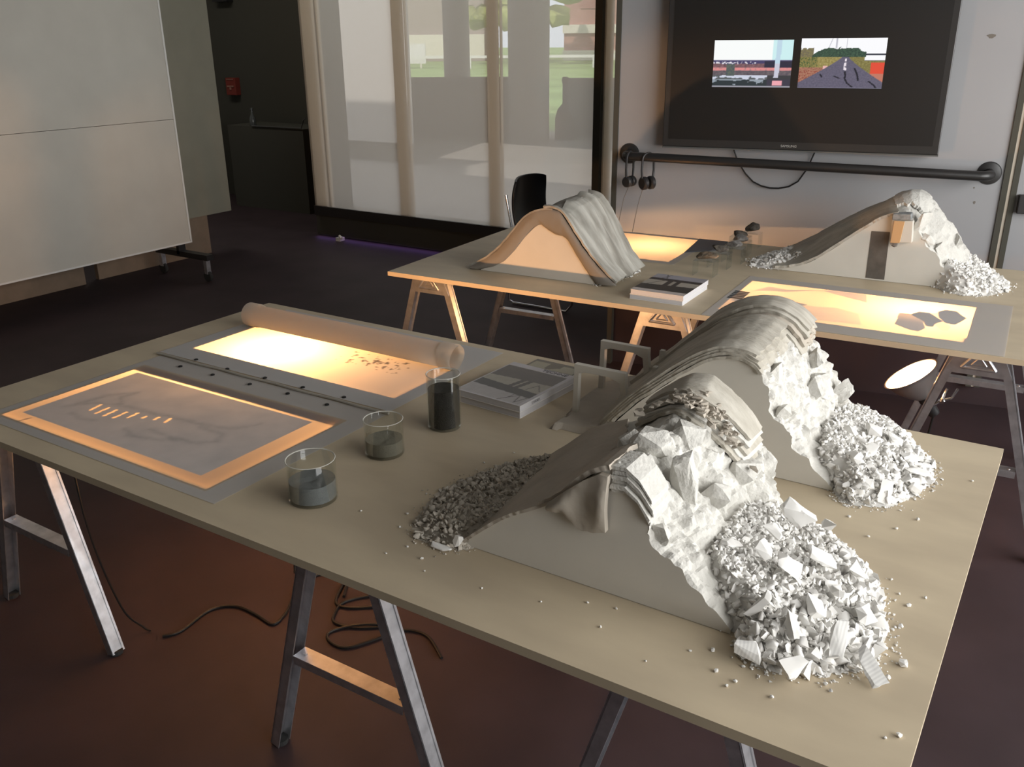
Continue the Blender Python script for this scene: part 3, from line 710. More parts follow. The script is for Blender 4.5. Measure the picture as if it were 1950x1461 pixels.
# terrain tongue at its left foot
tp = [(1.470, .772), (1.478, .84), (1.452, .95), (1.45, 1.10), (1.50, 1.20), (1.66, 1.20), (1.70, .80), (1.60, .775), (1.54, .79)]
def in_t(x, y): return inpoly(x, y, tp)
mb = MB(); n = 36; idx = {}
for j in range(n+1):
    for i in range(n+1):
        x, y = 1.44+.27*i/n, .765+.44*j/n
        z = TZ+.012+.055*max(0, (x-1.53)/.16)**1.4+.003*fbm((x*40, y*40, 0))
        idx[i, j] = (x, y, z if in_t(x, y) else TZ+.0006)
mb.add([idx[i, j] for j in range(n+1) for i in range(n+1)], [(j*(n+1)+i, j*(n+1)+i+1, (j+1)*(n+1)+i+1, (j+1)*(n+1)+i) for j in range(n) for i in range(n) if sum(in_t(idx[a][0], idx[a][1]) for a in ((i, j), (i+1, j), (i+1, j+1), (i, j+1))) >= 1])
mb.build('foot_terrain', M_skin_dark, h2, smooth=True)
# portal frames
def portal(label, x0, x1, y, z0, z1, th=.013, depth=.016):
    t = thing('gateway_model', label, 'gateway', (x0, y, z0))
    Wd, H = x1-x0, z1-z0
    MB().prism_y([(0, 0), (.014, 0), (.017, H-.024), (.004, H-.020)], 0, depth).build('leg', M_frameboard, t, bevel=.0006)
    MB().prism_y([(Wd-.008, .02), (Wd+.006, .02), (Wd-.004, H-.020), (Wd-.020, H-.026)], 0, depth).build('leg', M_frameboard, t, bevel=.0006)
    MB().prism_y([(.004, H-.020), (.017, H-.024), (.034, H-.018), (Wd-.048, H-.018), (Wd-.020, H-.028), (Wd-.004, H-.020), (Wd-.004, H), (.004, H)], 0, depth).build('beam', M_frameboard, t, bevel=.0006)
    return t
portal('grey card portal frame nearest, at the left foot of the rear plaster hill', 1.478, 1.628, .868, TZ+.012, .893)
portal('grey card portal frame standing behind the nearest portal frame', 1.456, 1.604, 1.055, TZ+.012, .898)
o = MB().prism_y([(0, 0), (.017, 0), (.013, .09), (.002, .09)], 0, .016).build('card_post', M_frameboard, loc=(1.655, .955, .80)); tag(o, 'short grey card post between the two portal frames', 'post')
o = MB().prism_y([(0, 0), (.014, 0), (.016, .105), (.004, .105)], 0, .014).build('card_post', M_frameboard, loc=(1.622, 1.068, .79)); tag(o, 'slim grey card post right of the rear portal frame', 'post')

# ---- smooth hill on the far table
P3 = Profile([
 (.20, [(.330, .752), (.40, .775), (.45, .806), (.50, .855), (.55, .912), (.59, .952), (.626, .976), (.67, .970), (.719, .948), (.745, .915), (.775, .868), (.82, .808), (.868, .752)]),
 (.34, [(.320, .752), (.39, .775), (.44, .810), (.49, .862), (.54, .925), (.585, .975), (.635, 1.015), (.69, 1.035), (.745, 1.020), (.785, .970), (.825, .900), (.87, .825), (.915, .752)]),
 (.48, [(.320, .752), (.39, .780), (.44, .820), (.49, .875), (.545, .940), (.60, .995), (.655, 1.030), (.70, 1.042), (.75, 1.030), (.795, .975), (.835, .895), (.88, .815), (.928, .752)])])
h3 = thing('plaster_hill_model', 'smooth grey shelled hill model with orange-lit cut face on the far table', 'model')
hill_core(P3, .20, .48, lambda u: 0., nu=60, nv=24, parent=h3)
shell(P3, h3, 'ridge_skin', M_shell, .0, 11.9, .205, .485, .001, .006, seed=51., jag=(.06, .004), wob=.002)
P3S = Profile([
 (.19, [(.262, .754), (.33, .782), (.413, .836), (.47, .897), (.514, .953), (.56, .996), (.598, 1.020), (.656, 1.032), (.706, 1.024), (.749, .970), (.805, .895), (.875, .822), (.955, .756)]),
 (.27, [(.29, .754), (.36, .782), (.43, .830), (.48, .885), (.525, .945), (.57, .985), (.605, 1.005), (.656, 1.020), (.715, 1.010), (.765, .955), (.82, .880), (.885, .812), (.955, .756)]),
 (.35, [(.29, .754), (.37, .785), (.43, .830), (.485, .890), (.54, .955), (.590, 1.005), (.640, 1.040), (.70, 1.060), (.755, 1.045), (.800, .980), (.845, .900), (.90, .820), (.955, .756)]),
 (.48, [(.30, .754), (.37, .785), (.435, .835), (.485, .890), (.545, .955), (.60, 1.010), (.655, 1.045), (.70, 1.058), (.75, 1.045), (.795, .985), (.840, .900), (.89, .815), (.950, .756)])])
FACE = resample(P3.st[0][1], 60); TOPL = resample(P3S.st[0][1], 60); A_ = []
for i in range(61):
    f = i/60; droop = .030*math.exp(-((f-.60)/.10)**2)+.010*math.exp(-((f-.2)/.15)**2)
    lo = (FACE[i][0], max(TZ+.001, FACE[i][1]+.004-droop)); up = (TOPL[i][0], TOPL[i][1]+.004)
    for k in range(9):
        g = k/8; A_.append((lo[0]+(up[0]-lo[0])*g, .1955-.007*sin(g*pi)+.002*noise.noise(Vector((f*30, g*3, 0))), lo[1]+(up[1]-lo[1])*g))
mb = MB(); mb.add(A_+[(a, b+.0035, c) for a, b, c in A_], [(i*9+k, i*9+k+1, (i+1)*9+k+1, (i+1)*9+k) for i in range(60) for k in range(8)]+[(549+i*9+k, 549+(i+1)*9+k, 549+(i+1)*9+k+1, 549+i*9+k+1) for i in range(60) for k in range(8)]+[(i*9, (i+1)*9, 549+(i+1)*9, 549+i*9) for i in range(60)]+[(i*9+8, 549+i*9+8, 549+(i+1)*9+8, (i+1)*9+8) for i in range(60)])
mb.build('front_lip', mat('brown_shell_lip', (.22, .20, .175), rough=.85), h3, smooth='all')
shell(P3S, h3, 'front_skin', M_shell, .0, lambda y: 7.4, .192, .487, .000, .007, seed=52., jag=(.10, .004), wob=.003)
shell(P3S, h3, 'pleated_skin', mat('pale_pleated_shell', (.46, .445, .40), rough=.85, noise_scale=6, col2=(.23, .215, .185), stretch=(1, 6, 1)), lambda y: 7.0-.3*sin(y*40), 11.95, .192, .485, .001, .008, seed=53., jag=(.10, .004), wob=.003, sag=lambda u, y: .008*sin(y*62+u*.25)+.004*sin(y*131), nv=60)
h3.matrix_world = FM

# ---- split hill on the far table
P4 = Profile([
 (.78, [(1.40, .752), (1.47, .765), (1.552, .790), (1.63, .850), (1.735, .940), (1.790, .985), (1.835, 1.010), (1.885, 1.020), (1.932, .995), (1.966, .925), (2.003, .884), (2.060, .812), (2.108, .752)]),
 (.95, [(1.38, .752), (1.44, .780), (1.505, .820), (1.57, .870), (1.63, .918), (1.72, .980), (1.797, 1.022), (1.855, 1.062), (1.905, 1.072), (1.969, 1.035), (2.035, .955), (2.100, .870), (2.160, .752)]),
 (1.14, [(1.36, .752), (1.42, .780), (1.48, .815), (1.55, .865), (1.61, .905), (1.70, .965), (1.78, 1.005), (1.835, 1.045), (1.892, 1.055), (1.957, 1.015), (2.025, .925), (2.095, .845), (2.150, .752)])])
h4 = thing('plaster_hill_model', 'white plaster hill model with dark slot in its face, on the far table', 'model')
hill_core(P4, .78, 1.14, lambda u: .0 if u < 6.5 else min(.016, (u-6.5)*.012), seed=7.7, nu=100, nv=44, parent=h4)
shell(P4, h4, 'draped_skin', M_skin, .1, lambda y: 6.55, .768, 1.145, .001, .010, seed=61., jag=(.10, .008), wob=.005)
shell(P4, h4, 'draped_skin', M_plaster, 6.5, lambda y: 8.6, lambda u: .86, 1.145, .001, .012, seed=62., jag=(.2, .02), wob=.006)
MB().add([(1.776, .7785, .757), (1.846, .7785, .757), (1.842, .7785, .946), (1.775, .7785, .944)], [(0, 1, 2, 3)]).build('dark_slot', mat('slot_shade_tone', (.13, .115, .10), rough=.9, noise_amt=.3, noise_scale=20), h4)  # flat quad, no real recess; the slot's shade is its dark colour
MB().prism_y([(1.852, .910), (1.928, .917), (1.922, 1.000), (1.846, .998)], .752, .79).build('hinged_block', M_plasterface, h4, bevel=.003)
MB().prism_y([(1.846, .998), (1.916, 1.002), (1.912, 1.026), (1.846, 1.022)], .748, .80).build('grey_fragment', mat('grey_stone_fragment', (.30, .31, .31), rough=.9, noise_amt=.4, noise_scale=60), h4, bevel=.004)
MB().prism_y([(1.852, .912), (1.886, .914), (1.893, .997), (1.856, .997)], .744, .752).build('torn_strip', mat('amber_paper', (.55, .34, .17), rough=.7), h4, bevel=.001)
block('grey_tip', h4, M_rock2, (1.868, .752, .905), (.016, .010, .010), (0, .2, 0), 66, 2)
for (c, s, ro, sd) in [((1.955, .80, .99), (.03, .03, .045), (.1, .3, .2), 71), ((1.975, .80, .925), (.03, .02, .02), (.1, .5, .7), 72), ((2.03, .84, .885), (.03, .04, .03), (.2, .7, .2), 73), ((2.06, .95, .90), (.03, .06, .03), (.1, .7, .2), 74)]:
    crag('broken_block', h4, M_plaster, c, s, ro, sd)
h4.matrix_world = FM

# ------------------------------------------------------------------ rubble
def chip(mb, c, s, r, flat=None):
    fl = r.uniform(.45, 1.0) if flat is None else flat
    R = Euler((r.uniform(-.9, .9), r.uniform(-.9, .9), r.uniform(0, 6.3))).to_matrix(); c = Vector(c)
    vs, fs = CHIPS[r.randrange(len(CHIPS))]; k = Vector((r.uniform(.7, 1.1), r.uniform(.6, 1.), fl*1.1))*s*.55
    mb.add([R @ Vector((v.x*k.x, v.y*k.y, v.z*k.z))+c for v in vs], fs)
CHIPS = [hull(crag_pts(random.Random(6000+i), (1, 1, 1), 10, .5)) for i in range(40)]
def heap(name, label, poly, hfun, n, smin, smax, seed, m, frame=None, under=True):
    r = random.Random(seed); mb = MB(); h0 = hfun; PC = poly+[poly[0]]
    hfun = lambda x, y: h0(x, y)*min(1, pld(x, y, PC)/.035)**.7
    x0, x1 = min(p[0] for p in poly), max(p[0] for p in poly); y0, y1 = min(p[1] for p in poly), max(p[1] for p in poly)
    if under:
        k = 50; ok = {}; vs = []; ids = {}
        for j in range(k+1):
            for i in range(k+1):
                x, y = x0+(x1-x0)*i/k, y0+(y1-y0)*j/k; ids[i, j] = len(vs); inside = inpoly(x, y, poly); ok[i, j] = inside
                vs.append((x, y, TZ+.0005+(max(0, hfun(x, y)-.005)+.003*fbm((x*60, y*60, seed)) if inside else 0)))
        mb.add(vs, [(ids[i, j], ids[i+1, j], ids[i+1, j+1], ids[i, j+1]) for j in range(k) for i in range(k) if ok[i, j] or ok[i+1, j] or ok[i+1, j+1] or ok[i, j+1]])
    c = 0
    while c < n:
        x, y = r.uniform(x0, x1), r.uniform(y0, y1)
        if not inpoly(x, y, poly): continue
        h = max(0, hfun(x, y)); s = smin+(smax-smin)*r.random()**2.6*(.55+.75*(1-min(1, h/.07)))
        chip(mb, (x, y, TZ+h+s*.18), s, r); c += 1
    # scatter at the rim
    for _ in range(n//7):
        k = r.randrange(len(poly)); a, b = poly[k], poly[(k+1) % len(poly)]; f = r.random(); d = abs(r.gauss(0, .014))
        cx, cy = sum(p[0] for p in poly)/len(poly), sum(p[1] for p in poly)/len(poly)
        x, y = a[0]+(b[0]-a[0])*f, a[1]+(b[1]-a[1])*f; v = Vector((x-cx, y-cy)).normalized()*d
        s = smin*r.uniform(.5, 1.3); chip(mb, (x+v.x, y+v.y, TZ+s*.2), s, r)
    mb.v = [(a, b, max(c, TZ+.0006)) for a, b, c in mb.v]
    o = mb.build(name, m)
    for q in o.data.polygons: q.use_smooth = True
    o.data.set_sharp_from_angle(angle=radians(62))
    if frame: o.matrix_world = frame
    return tag(o, label, 'rubble', kind='stuff')
HA = [(2.035, .275), (2.09, .240), (2.150, .212), (2.170, .168), (2.22, .150), (2.29, .185), (2.345, .235), (2.355, .31), (2.335, .40), (2.30, .49), (2.22, .57), (2.13, .60), (2.07, .58), (2.03, .47), (2.03, .36)]
def hA(x, y):
    lat = min(1, max(0, (y-.165)/.07))*min(1, max(0, (.62-y)/.12)); t = max(0, (2.35-x)/.32)
    return min(.112, .105*t**.95)*(lat*.55+.45 if x > 2.14 else .5+.5*lat)
heap('plaster_rubble', 'heap of white plaster rubble spilling right of the front hill on the nearest table', HA, hA, 3800, .005, .026, 1, M_chip)
HB = [(2.085, .845), (2.150, .812), (2.175, .772), (2.20, .755), (2.27, .79), (2.305, .87), (2.325, .95), (2.31, 1.04), (2.26, 1.12), (2.19, 1.19), (2.10, 1.20), (2.06, 1.05), (2.06, .92)]
def hB(x, y):
    lat = min(1, max(0, (y-.765)/.06))*min(1, max(0, (1.21-y)/.10)); return min(.10, .10*max(0, (2.32-x)/.25)**.95)*(.45+.55*lat)
heap('plaster_rubble', 'heap of white plaster rubble spilling right of the taller rear hill on the nearest table', HB, hB, 2700, .005, .024, 2, M_chip)
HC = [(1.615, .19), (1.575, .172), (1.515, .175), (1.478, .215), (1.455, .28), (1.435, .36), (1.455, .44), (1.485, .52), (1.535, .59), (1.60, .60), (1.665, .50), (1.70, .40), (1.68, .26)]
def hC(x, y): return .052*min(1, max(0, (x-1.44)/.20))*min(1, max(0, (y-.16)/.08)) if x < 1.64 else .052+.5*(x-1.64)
heap('plaster_rubble', 'grey crumbled rubble heaped against the left foot of the front hill', HC, hC, 1900, .004, .016, 3, M_dustshadechip)
HD = [(2.02, .79), (2.09, .72), (2.14, .70), (2.22, .74), (2.272, .83), (2.28, .93), (2.22, 1.06), (2.14, 1.14), (2.06, 1.10), (2.03, .95)]
def hD(x, y): return min(.10, .105*max(0, (2.29-x)/.25)**.95)*(.5+.5*min(1, max(0, (y-.70)/.08)))
heap('plaster_rubble', 'bright white rubble spilling down the right side of the split hill on the far table', HD, hD, 1000, .008, .026, 4, M_chip, FM)
HE = [(1.42, .785), (1.36, .775), (1.315, .80), (1.29, .88), (1.31, 1.0), (1.40, 1.14), (1.50, 1.16), (1.56, 1.05), (1.52, .86)]
def hE(x, y): return .035*min(1, max(0, (x-1.29)/.12))+max(0, x-1.44)*.45
heap('plaster_rubble', 'white rubble at the left foot of the split hill on the far table', HE, hE, 700, .008, .022, 5, M_chip, FM)
HF = [(.855, .19), (.90, .20), (.945, .40), (.935, .50), (.915, .50), (.89, .30)]
heap('plaster_rubble', 'thin line of grey crumbs along the right foot of the smooth grey hill', HF, lambda x, y: .002, 90, .005, .016, 6, M_chip, FM, under=False)

# large shards on the front heap
def shard(c, s, th, rot, seed, label, group, m=M_chip, ribs=False):
    r = random.Random(seed); k = r.randint(4, 5); pts = []
    for i in range(k):
        a = 2*pi*i/k+r.uniform(-.45, .45); q = r.uniform(.60, 1.15); x, y = cos(a)*q*s[0]*.55, sin(a)*q*s[1]*.55
        h = th*r.uniform(.3, .7); pts.append(Vector((x, y, -h))); f = r.uniform(.55, 1.0); pts.append(Vector((x*f+r.uniform(-.1, .1)*s[0], y*f+r.uniform(-.1, .1)*s[1], h)))
    o = crag('plaster_shard', None, m, (0, 0, 0), (s[0]*.48, s[1]*.48, th*.55), (0, 0, r.uniform(-.3, .3)), seed, 13); o.location = c; o.rotation_euler = rot
    return tag(o, label, 'shard', group)
G1 = 'large plaster shards on the front rubble heap'; L1 = 'large white plaster shard lying on the front rubble heap'
M_ribbed = bpy.data.materials.new('ribbed_plaster'); M_ribbed.use_nodes = True
_nt = M_ribbed.node_tree; _b = _nt.nodes['Principled BSDF']; _b.inputs['Roughness'].default_value = .9
_tc = _nt.nodes.new('ShaderNodeTexCoord'); _wv = _nt.nodes.new('ShaderNodeTexWave'); _wv.inputs['Scale'].default_value = 55; _wv.inputs['Distortion'].default_value = 1.5
_mx = _nt.nodes.new('ShaderNodeMix'); _mx.data_type = 'RGBA'; _mx.inputs[6].default_value = (.78, .77, .745, 1); _mx.inputs[7].default_value = (.66, .65, .63, 1)
_nt.links.new(_tc.outputs['Object'], _wv.inputs['Vector']); _nt.links.new(_wv.outputs['Fac'], _mx.inputs[0]); _nt.links.new(_mx.outputs[2], _b.inputs['Base Color'])
for i, (x, y, z, a, b, th, rot, rib) in enumerate([
 (2.185, .150, .776, .052, .036, .012, (.75, .2, .3), 1), (2.236, .212, .800, .034, .060, .022, (1.0, .2, .2), 0), (2.300, .232, .790, .030, .066, .014, (.9, .45, .5), 1), (2.252, .150, .775, .046, .040, .018, (.5, -.3, 1.2), 0),
 (2.190, .330, .832, .060, .044, .016, (.5, .6, .4), 0), (2.145, .325, .850, .030, .042, .012, (.7, .1, 1.0), 0), (2.228, .400, .822, .070, .040, .010, (.3, .5, .5), 0), (2.315, .325, .785, .040, .044, .02, (.3, .4, 1.1), 0),
 (2.352, .215, .770, .072, .030, .010, (.4, .25, -.5), 1), (2.176, .222, .812, .018, .062, .012, (1.0, .6, -.2), 0), (2.142, .395, .852, .046, .03, .012, (.4, .4, 0), 0), (2.248, .275, .805, .05, .04, .018, (.5, .6, .9), 0),
 (2.280, .430, .800, .046, .036, .016, (.2, .6, .3), 0), (2.165, .455, .865, .066, .050, .036, (.3, .5, .4), 0), (2.092, .320, .848, .05, .03, .01, (.3, .3, .6), 0), (2.21, .50, .83, .04, .03, .018, (.1, .5, 1.4), 0), (2.12, .25, .835, .034, .02, .01, (.4, .6, 1.4), 0), (2.27, .34, .80, .044, .026, .014, (.7, .5, 2.1), 0)]):
    shard((x, y, z), (a, b), th, rot, 100+i, L1, G1, M_ribbed if rib else M_chip)
G2 = 'large plaster shards on the rear rubble heap'; L2 = 'large white plaster shard lying on the rear rubble heap of the nearest table'
for i, (x, y, z, a, b, th, rot) in enumerate([(2.255, .800, .775, .030, .056, .012, (.9, .3, .2)), (2.296, .935, .775, .062, .026, .010, (.2, .2, .2)), (2.304, .872, .764, .034, .026, .02, (.1, .3, .3)), (2.185, 1.00, .825, .040, .034, .022, (.3, .4, .3)),
 (2.22, .80, .785, .036, .03, .014, (.6, .3, .8)), (2.18, .85, .815, .036, .034, .02, (.5, .5, .2)), (2.23, 1.03, .80, .05, .036, .016, (.2, .5, .4)), (2.27, .98, .785, .05, .03, .016, (.3, .4, .9)), (2.15, .93, .84, .036, .03, .016, (.3, .5, .9)), (2.20, .92, .81, .032, .036, .016, (.6, .5, .1))]):
    shard((x, y, z), (a, b), th, rot, 200+i, L2, G2)
o = shard((1.608, .180, .768), (.020, .032), .016, (1.1, .1, .2), 301, 'pale upright plaster chip at the front left corner of the front hill', None)
o = shard((1.58, .168, .757), (.05, .022), .006, (.15, .1, .1), 302, 'flat plaster sliver on the table just left of the front hill', None)
# loose crumbs on the near tabletop
for i, (x, y, s) in enumerate([(2.392, .271, .018), (2.378, .227, .010), (2.28, .532, .012), (2.271, .533, .010), (2.369, .44, .010), (2.37, .371, .011), (2.362, .365, .006), (2.302, .162, .009), (2.243, .092, .009), (2.185, .097, .008), (2.153, .105, .009), (2.177, .081, .008), (2.417, .108, .011), (2.401, .094, .006),
 (2.13, .15, .009), (2.10, .13, .006), (2.36, .355, .007), (2.39, .48, .007), (2.21, .70, .008), (2.33, .76, .009), (2.30, .70, .008), (2.40, 1.0, .007), (2.26, .64, .007), (1.44, .24, .008), (1.46, .19, .006), (1.52, .14, .006), (1.57, .12, .008), (1.42, .33, .006), (1.60, .09, .005), (1.50, .10, .005), (1.35, .20, .006), (1.72, .10, .005), (1.83, .12, .005), (1.95, .11, .006), (2.05, .07, .005), (1.90, .16, .006), (1.95, .17, .006), (1.44, .52, .006), (1.47, .60, .006)]):
    mb = MB(); vs, fs = rock_mesh((s*.55, s*.5, s*.42), 400+i, 1); mb.add(vs, fs); o = mb.build('plaster_crumb', M_chip, loc=(x, y, TZ+s*.30)); o.rotation_euler.z = i
    tag(o, 'small loose plaster crumb lying on the nearest tabletop', 'crumb', 'loose plaster crumbs on the nearest tabletop')

# ------------------------------------------------------------------ glass jars
def jar(label, loc, r, h, sand, fill, sm):
    t = thing('glass_jar', label, 'jar', loc)
    MB().lathe([(.0, .0), (r-.003, .0), (r, .003), (r, h-.002), (r-.0012, h), (r-.0025, h-.002), (r-.0025, .007), (.0, .007)], n=56).build('glass_wall', M_glass, t, smooth=True)
    MB().lathe([(r-.0022, h-.0012), (r-.0006, h+.0006), (r+.0006, h-.0006)], n=56).build('rim', mat('glass_rim', (.62, .60, .54), rough=.2, spec=.8), t, smooth='all')
    mb = MB(); n = 48; rings = 10; vs = []
    for j in range(rings+1):
        for k in range(n):
            q = (r-.0035)*j/rings; a = 2*pi*k/n; vs.append((q*cos(a), q*sin(a), fill+.004*fbm((q*cos(a)*40, q*sin(a)*40, r*99), 3)-.004*(1-j/rings)))
    fs = [(j*n+k, (j+1)*n+k, (j+1)*n+(k+1) % n, j*n+(k+1) % n) for j in range(rings) for k in range(n)]
    b = len(vs); vs += [((r-.0035)*cos(2*pi*k/n), (r-.0035)*sin(2*pi*k/n), .0075) for k in range(n)]; fs += [(rings*n+k, b+k, b+(k+1) % n, rings*n+(k+1) % n) for k in range(n)]; fs.append(tuple(b+k for k in range(n-1, -1, -1)))
    mb.add(vs, fs); mb.build('sand', sm, t, smooth=True)
    return t
jar('glass jar half full of blue-grey sand, nearest of the three', (1.226, .190, TZ+.0005), .052, .094, None, .046, M_sand1)
jar('glass jar half full of taupe sand, middle of the three', (1.210, .443, TZ+.0005), .0465, .088, None, .038, M_sand2)
jar('tall glass jar nearly full of black sand, farthest of the three beside the books', (1.238, .642, TZ+.0005), .0425, .142, None, .104, M_sand3)

# ------------------------------------------------------------------ books
def text_mesh(s, size, name, m, parent, M4):
    cu = bpy.data.curves.new('lettering_curve', 'FONT'); cu.body = s; cu.size = size; cu.align_x = 'CENTER'; cu.align_y = 'CENTER'; cu.extrude = .0002
    to = bpy.data.objects.new('lettering_tmp', cu); COL.objects.link(to); dg = bpy.context.evaluated_depsgraph_get()
    me = bpy.data.meshes.new_from_object(to.evaluated_get(dg)); bpy.data.objects.remove(to); me.materials.clear(); me.materials.append(m)
    o = bpy.data.objects.new(name, me); COL.objects.link(o); o.parent = parent; o.matrix_local = M4; return o
def book(name, label, loc, rotz, w, d, th, cover, m_pages=M_pages):
    t = thing(name, label, 'book', loc, rotz)
    MB().b2((-w/2+.002, -d/2+.001, .0012), (w/2-.001, d/2-.001, th-.0012)).build('page_block', m_pages, t)
    MB().b2((-w/2, -d/2, 0), (w/2, d/2, .0012)).build('back_cover', M_white, t)
    MB().b2((-w/2, -d/2, th-.0012), (w/2, d/2, th-.0003)).build('front_cover', M_white, t)
    if cover: raster('cover_print', M_cover, (-w/2, -d/2, th), (w, 0, 0), (0, d, 0), 90, 110, cover, 'print', t)
    return t
def cov_near(u, v):
    g = .05*fbm((u*9, v*9, 0))
    wht = tuple(c+g for c in s2l((176, 172, 176)))
    if v > .90 or u > .955 or u < .02 or v < .02: return wht
    # dark upper deck tapering, sky slit, lower deck, steel lattice
    top = .56+.10*(u)-.05*u*u
    low0, low1 = .40-.08*u, .27-.06*u
    if v > top and v < .895: return tuple(c*(1+g*4) for c in s2l((82, 74, 68)))
    if low1 < v < low0+.03: return s2l((62, 58, 54))
    for a in (.50, .60):
        if abs((u-a)-(v-.42)*.20) < .035 and low0 <= v <= top+.02: return s2l((70, 64, 60))
    if pld(u, v, [(.62, .02), (.80, .24)]) < .008 or pld(u, v, [(.80, .24), (.86, .05), (.95, .28)]) < .008 or pld(u, v, [(.70, .10), (.72, .26)]) < .006 or pld(u, v, [(.74, .40), (.80, .56)]) < .007 or pld(u, v, [(.80, .56), (.92, .42)]) < .007: return s2l((80, 75, 72))
    if v >= low0: return tuple(c+g for c in s2l((150, 144, 130)))
    return tuple(c+g for c in s2l((158, 153, 152)))
bk1 = book('book', 'lower book of the stack beside the tall black sand jar', (1.278, .918, TZ+.0003), radians(-4), .212, .262, .018, None)
bk2 = book('book', 'white book with dark bridge photograph on its cover, on top beside the tall jar', (1.280, .915, TZ+.0187), radians(-4), .212, .262, .018, cov_near)
text_mesh('TECHNE', .022, 'cover_lettering', mat('ink_grey', (.10, .095, .10), rough=.6), bk2, Matrix.Translation((.045, .119, .0183)))
text_mesh('STUDIES', .010, 'spine_lettering', mat('ink_pale', (.35, .34, .36), rough=.6), bk2, Matrix.Translation((.1063, -.06, .009)) @ Matrix.Rotation(pi/2, 4, 'Z') @ Matrix.Rotation(pi/2, 4, 'X'))
def cov_far(u, v):
    g = .05*fbm((u*9, v*9, 7))
    if v < .13: return tuple(c+g for c in s2l((190, 180, 176)))
    if v < .45-.06*(1-u): return s2l((58, 53, 48))
    if .66 < v < .78: return s2l((50, 45, 44))
    if v <= .66:
        if .38 < u < .48 or .55 < u < .64: return s2l((58, 52, 48))
        if abs(u-.22-(v-.55)*.8) < .015: return s2l((80, 75, 70))
        return tuple(c+g for c in s2l((160, 153, 142)))
    if abs(u-.20-(v-.78)*.5) < .015 or abs(u-.30+(v-.78)*.4) < .015: return s2l((95, 92, 95))
    return tuple(c+g for c in s2l((150, 148, 156)))
fb = far(1.163, .215, TZ+.0003)
book('book', 'lower book of the stack at the front edge of the far table', fb, FA-.02, .208, .268, .018, None)
book('book', 'white book with a dark concrete bridge cover, top of the stack on the far table', fb+Vector((.002, .002, .0183)), FA-.02, .208, .268, .018, cov_far)
def photo_fn(u, v):
    if u < .05 or u > .95 or v < .08 or v > .86: return s2l((78, 72, 58))
    if v < .3: return s2l((120, 118, 112))
    if v < .42: return s2l((70, 66, 54))
    if .36 < u < .62 and v > .42 and (v-.42) > abs(u-.42)*1.2: return s2l((74, 68, 52))
    return s2l((134, 130, 108))
pc = thing('photo_card', 'green-brown photograph card lying behind the near book stack', 'photo', (1.175, 1.085, TZ+.0004), radians(-2))
raster('photo_print', M_cover, (0, 0, .0014), (.165, 0, 0), (0, .11, 0), 60, 44, photo_fn, 'print', pc)
MB().b2((0, 0, 0), (.165, .11, .001)).build('card_backing', M_white, pc)

# ------------------------------------------------------------------ rocks on clear stands (far table)
RK = [(1.191, .555, .046, M_rock3, 'rust-brown stone on a clear stand, nearest of the row on the far table', .018), (1.200, .712, .046, M_rock, 'flat dark slab of stone on a clear stand, second from the front of the row', .017), (1.224, .835, .042, M_rock2, 'grey-brown stone on a clear stand, third from the front of the row', .016),
      (1.212, .970, .046, M_rock2, 'pale grey stone on a clear stand, fourth from the front of the row', .016), (1.182, 1.075, .040, M_rock, 'brownish flat stone on a clear stand, fifth from the front of the row', .015), (1.205, 1.172, .040, M_rock, 'tall black stone on a clear stand at the back of the row', .026)]
for i, (x, y, r, m, lb, hz) in enumerate(RK):
    p = far(x, y, TZ+.0005)
    t = thing('acrylic_stand', 'clear acrylic stand under the '+lb.split(' on a')[0], 'stand', p, FA)
    H = .064
    MB().b2((-.042, -.034, H-.003), (.042, .034, H)).build('shelf', M_acrylic, t)
    for sx in (-1, 1): MB().b2((sx*.042-.0015, -.034, 0), (sx*.042+.0015, .034, H-.003)).build('side', M_acrylic, t)
    mb = MB(); vs, fs = rock_mesh((r*1.05, r*.8, hz), 500+i, 3, amp=.8); mn = min(v.z for v in vs); mb.add([(v.x, v.y, v.z-mn) for v in vs], fs)
    o = mb.build('stone', m, loc=far(x, y, TZ+.0645), smooth=True); o.rotation_euler.z = i*.9; tag(o, lb, 'stone')

# ------------------------------------------------------------------ wall screen
tv = thing('wall_screen', 'large black flat screen on the wall showing two landscape videos', 'television'); tv.matrix_world = WM
S0, S1, Z0, Z1 = -.205, 1.012, 1.166, 1.862; D0, D1 = -.030, -.075
MB().b2((S0, D1, Z0), (S1, D0, Z1)).build('housing', M_bezel, tv, bevel=.004)
MB().b2((S0+.028, D1-.0015, Z0+.036), (S1-.028, D1, Z1-.028)).build('panel', M_blackgloss, tv)
MB().b2((S0+.3, D0, Z0+.15), (S1-.3, 0, Z1-.15)).build('wall_mount', M_blackmetal, tv)
MB().b2((S0, D1-.001, Z0-.006), (S1, D0-.01, Z0)).build('lower_edge', mat('tv_edge', (.10, .10, .095), rough=.3, spec=.5), tv)
text_mesh('SAMSUNG', .0155, 'logo_lettering', M_silver, tv, Matrix.Translation(((S0+S1)/2-.022, D1-.0012, Z0+.018)) @ Matrix.Rotation(pi/2, 4, 'X') @ Matrix.Scale(1.0, 4))
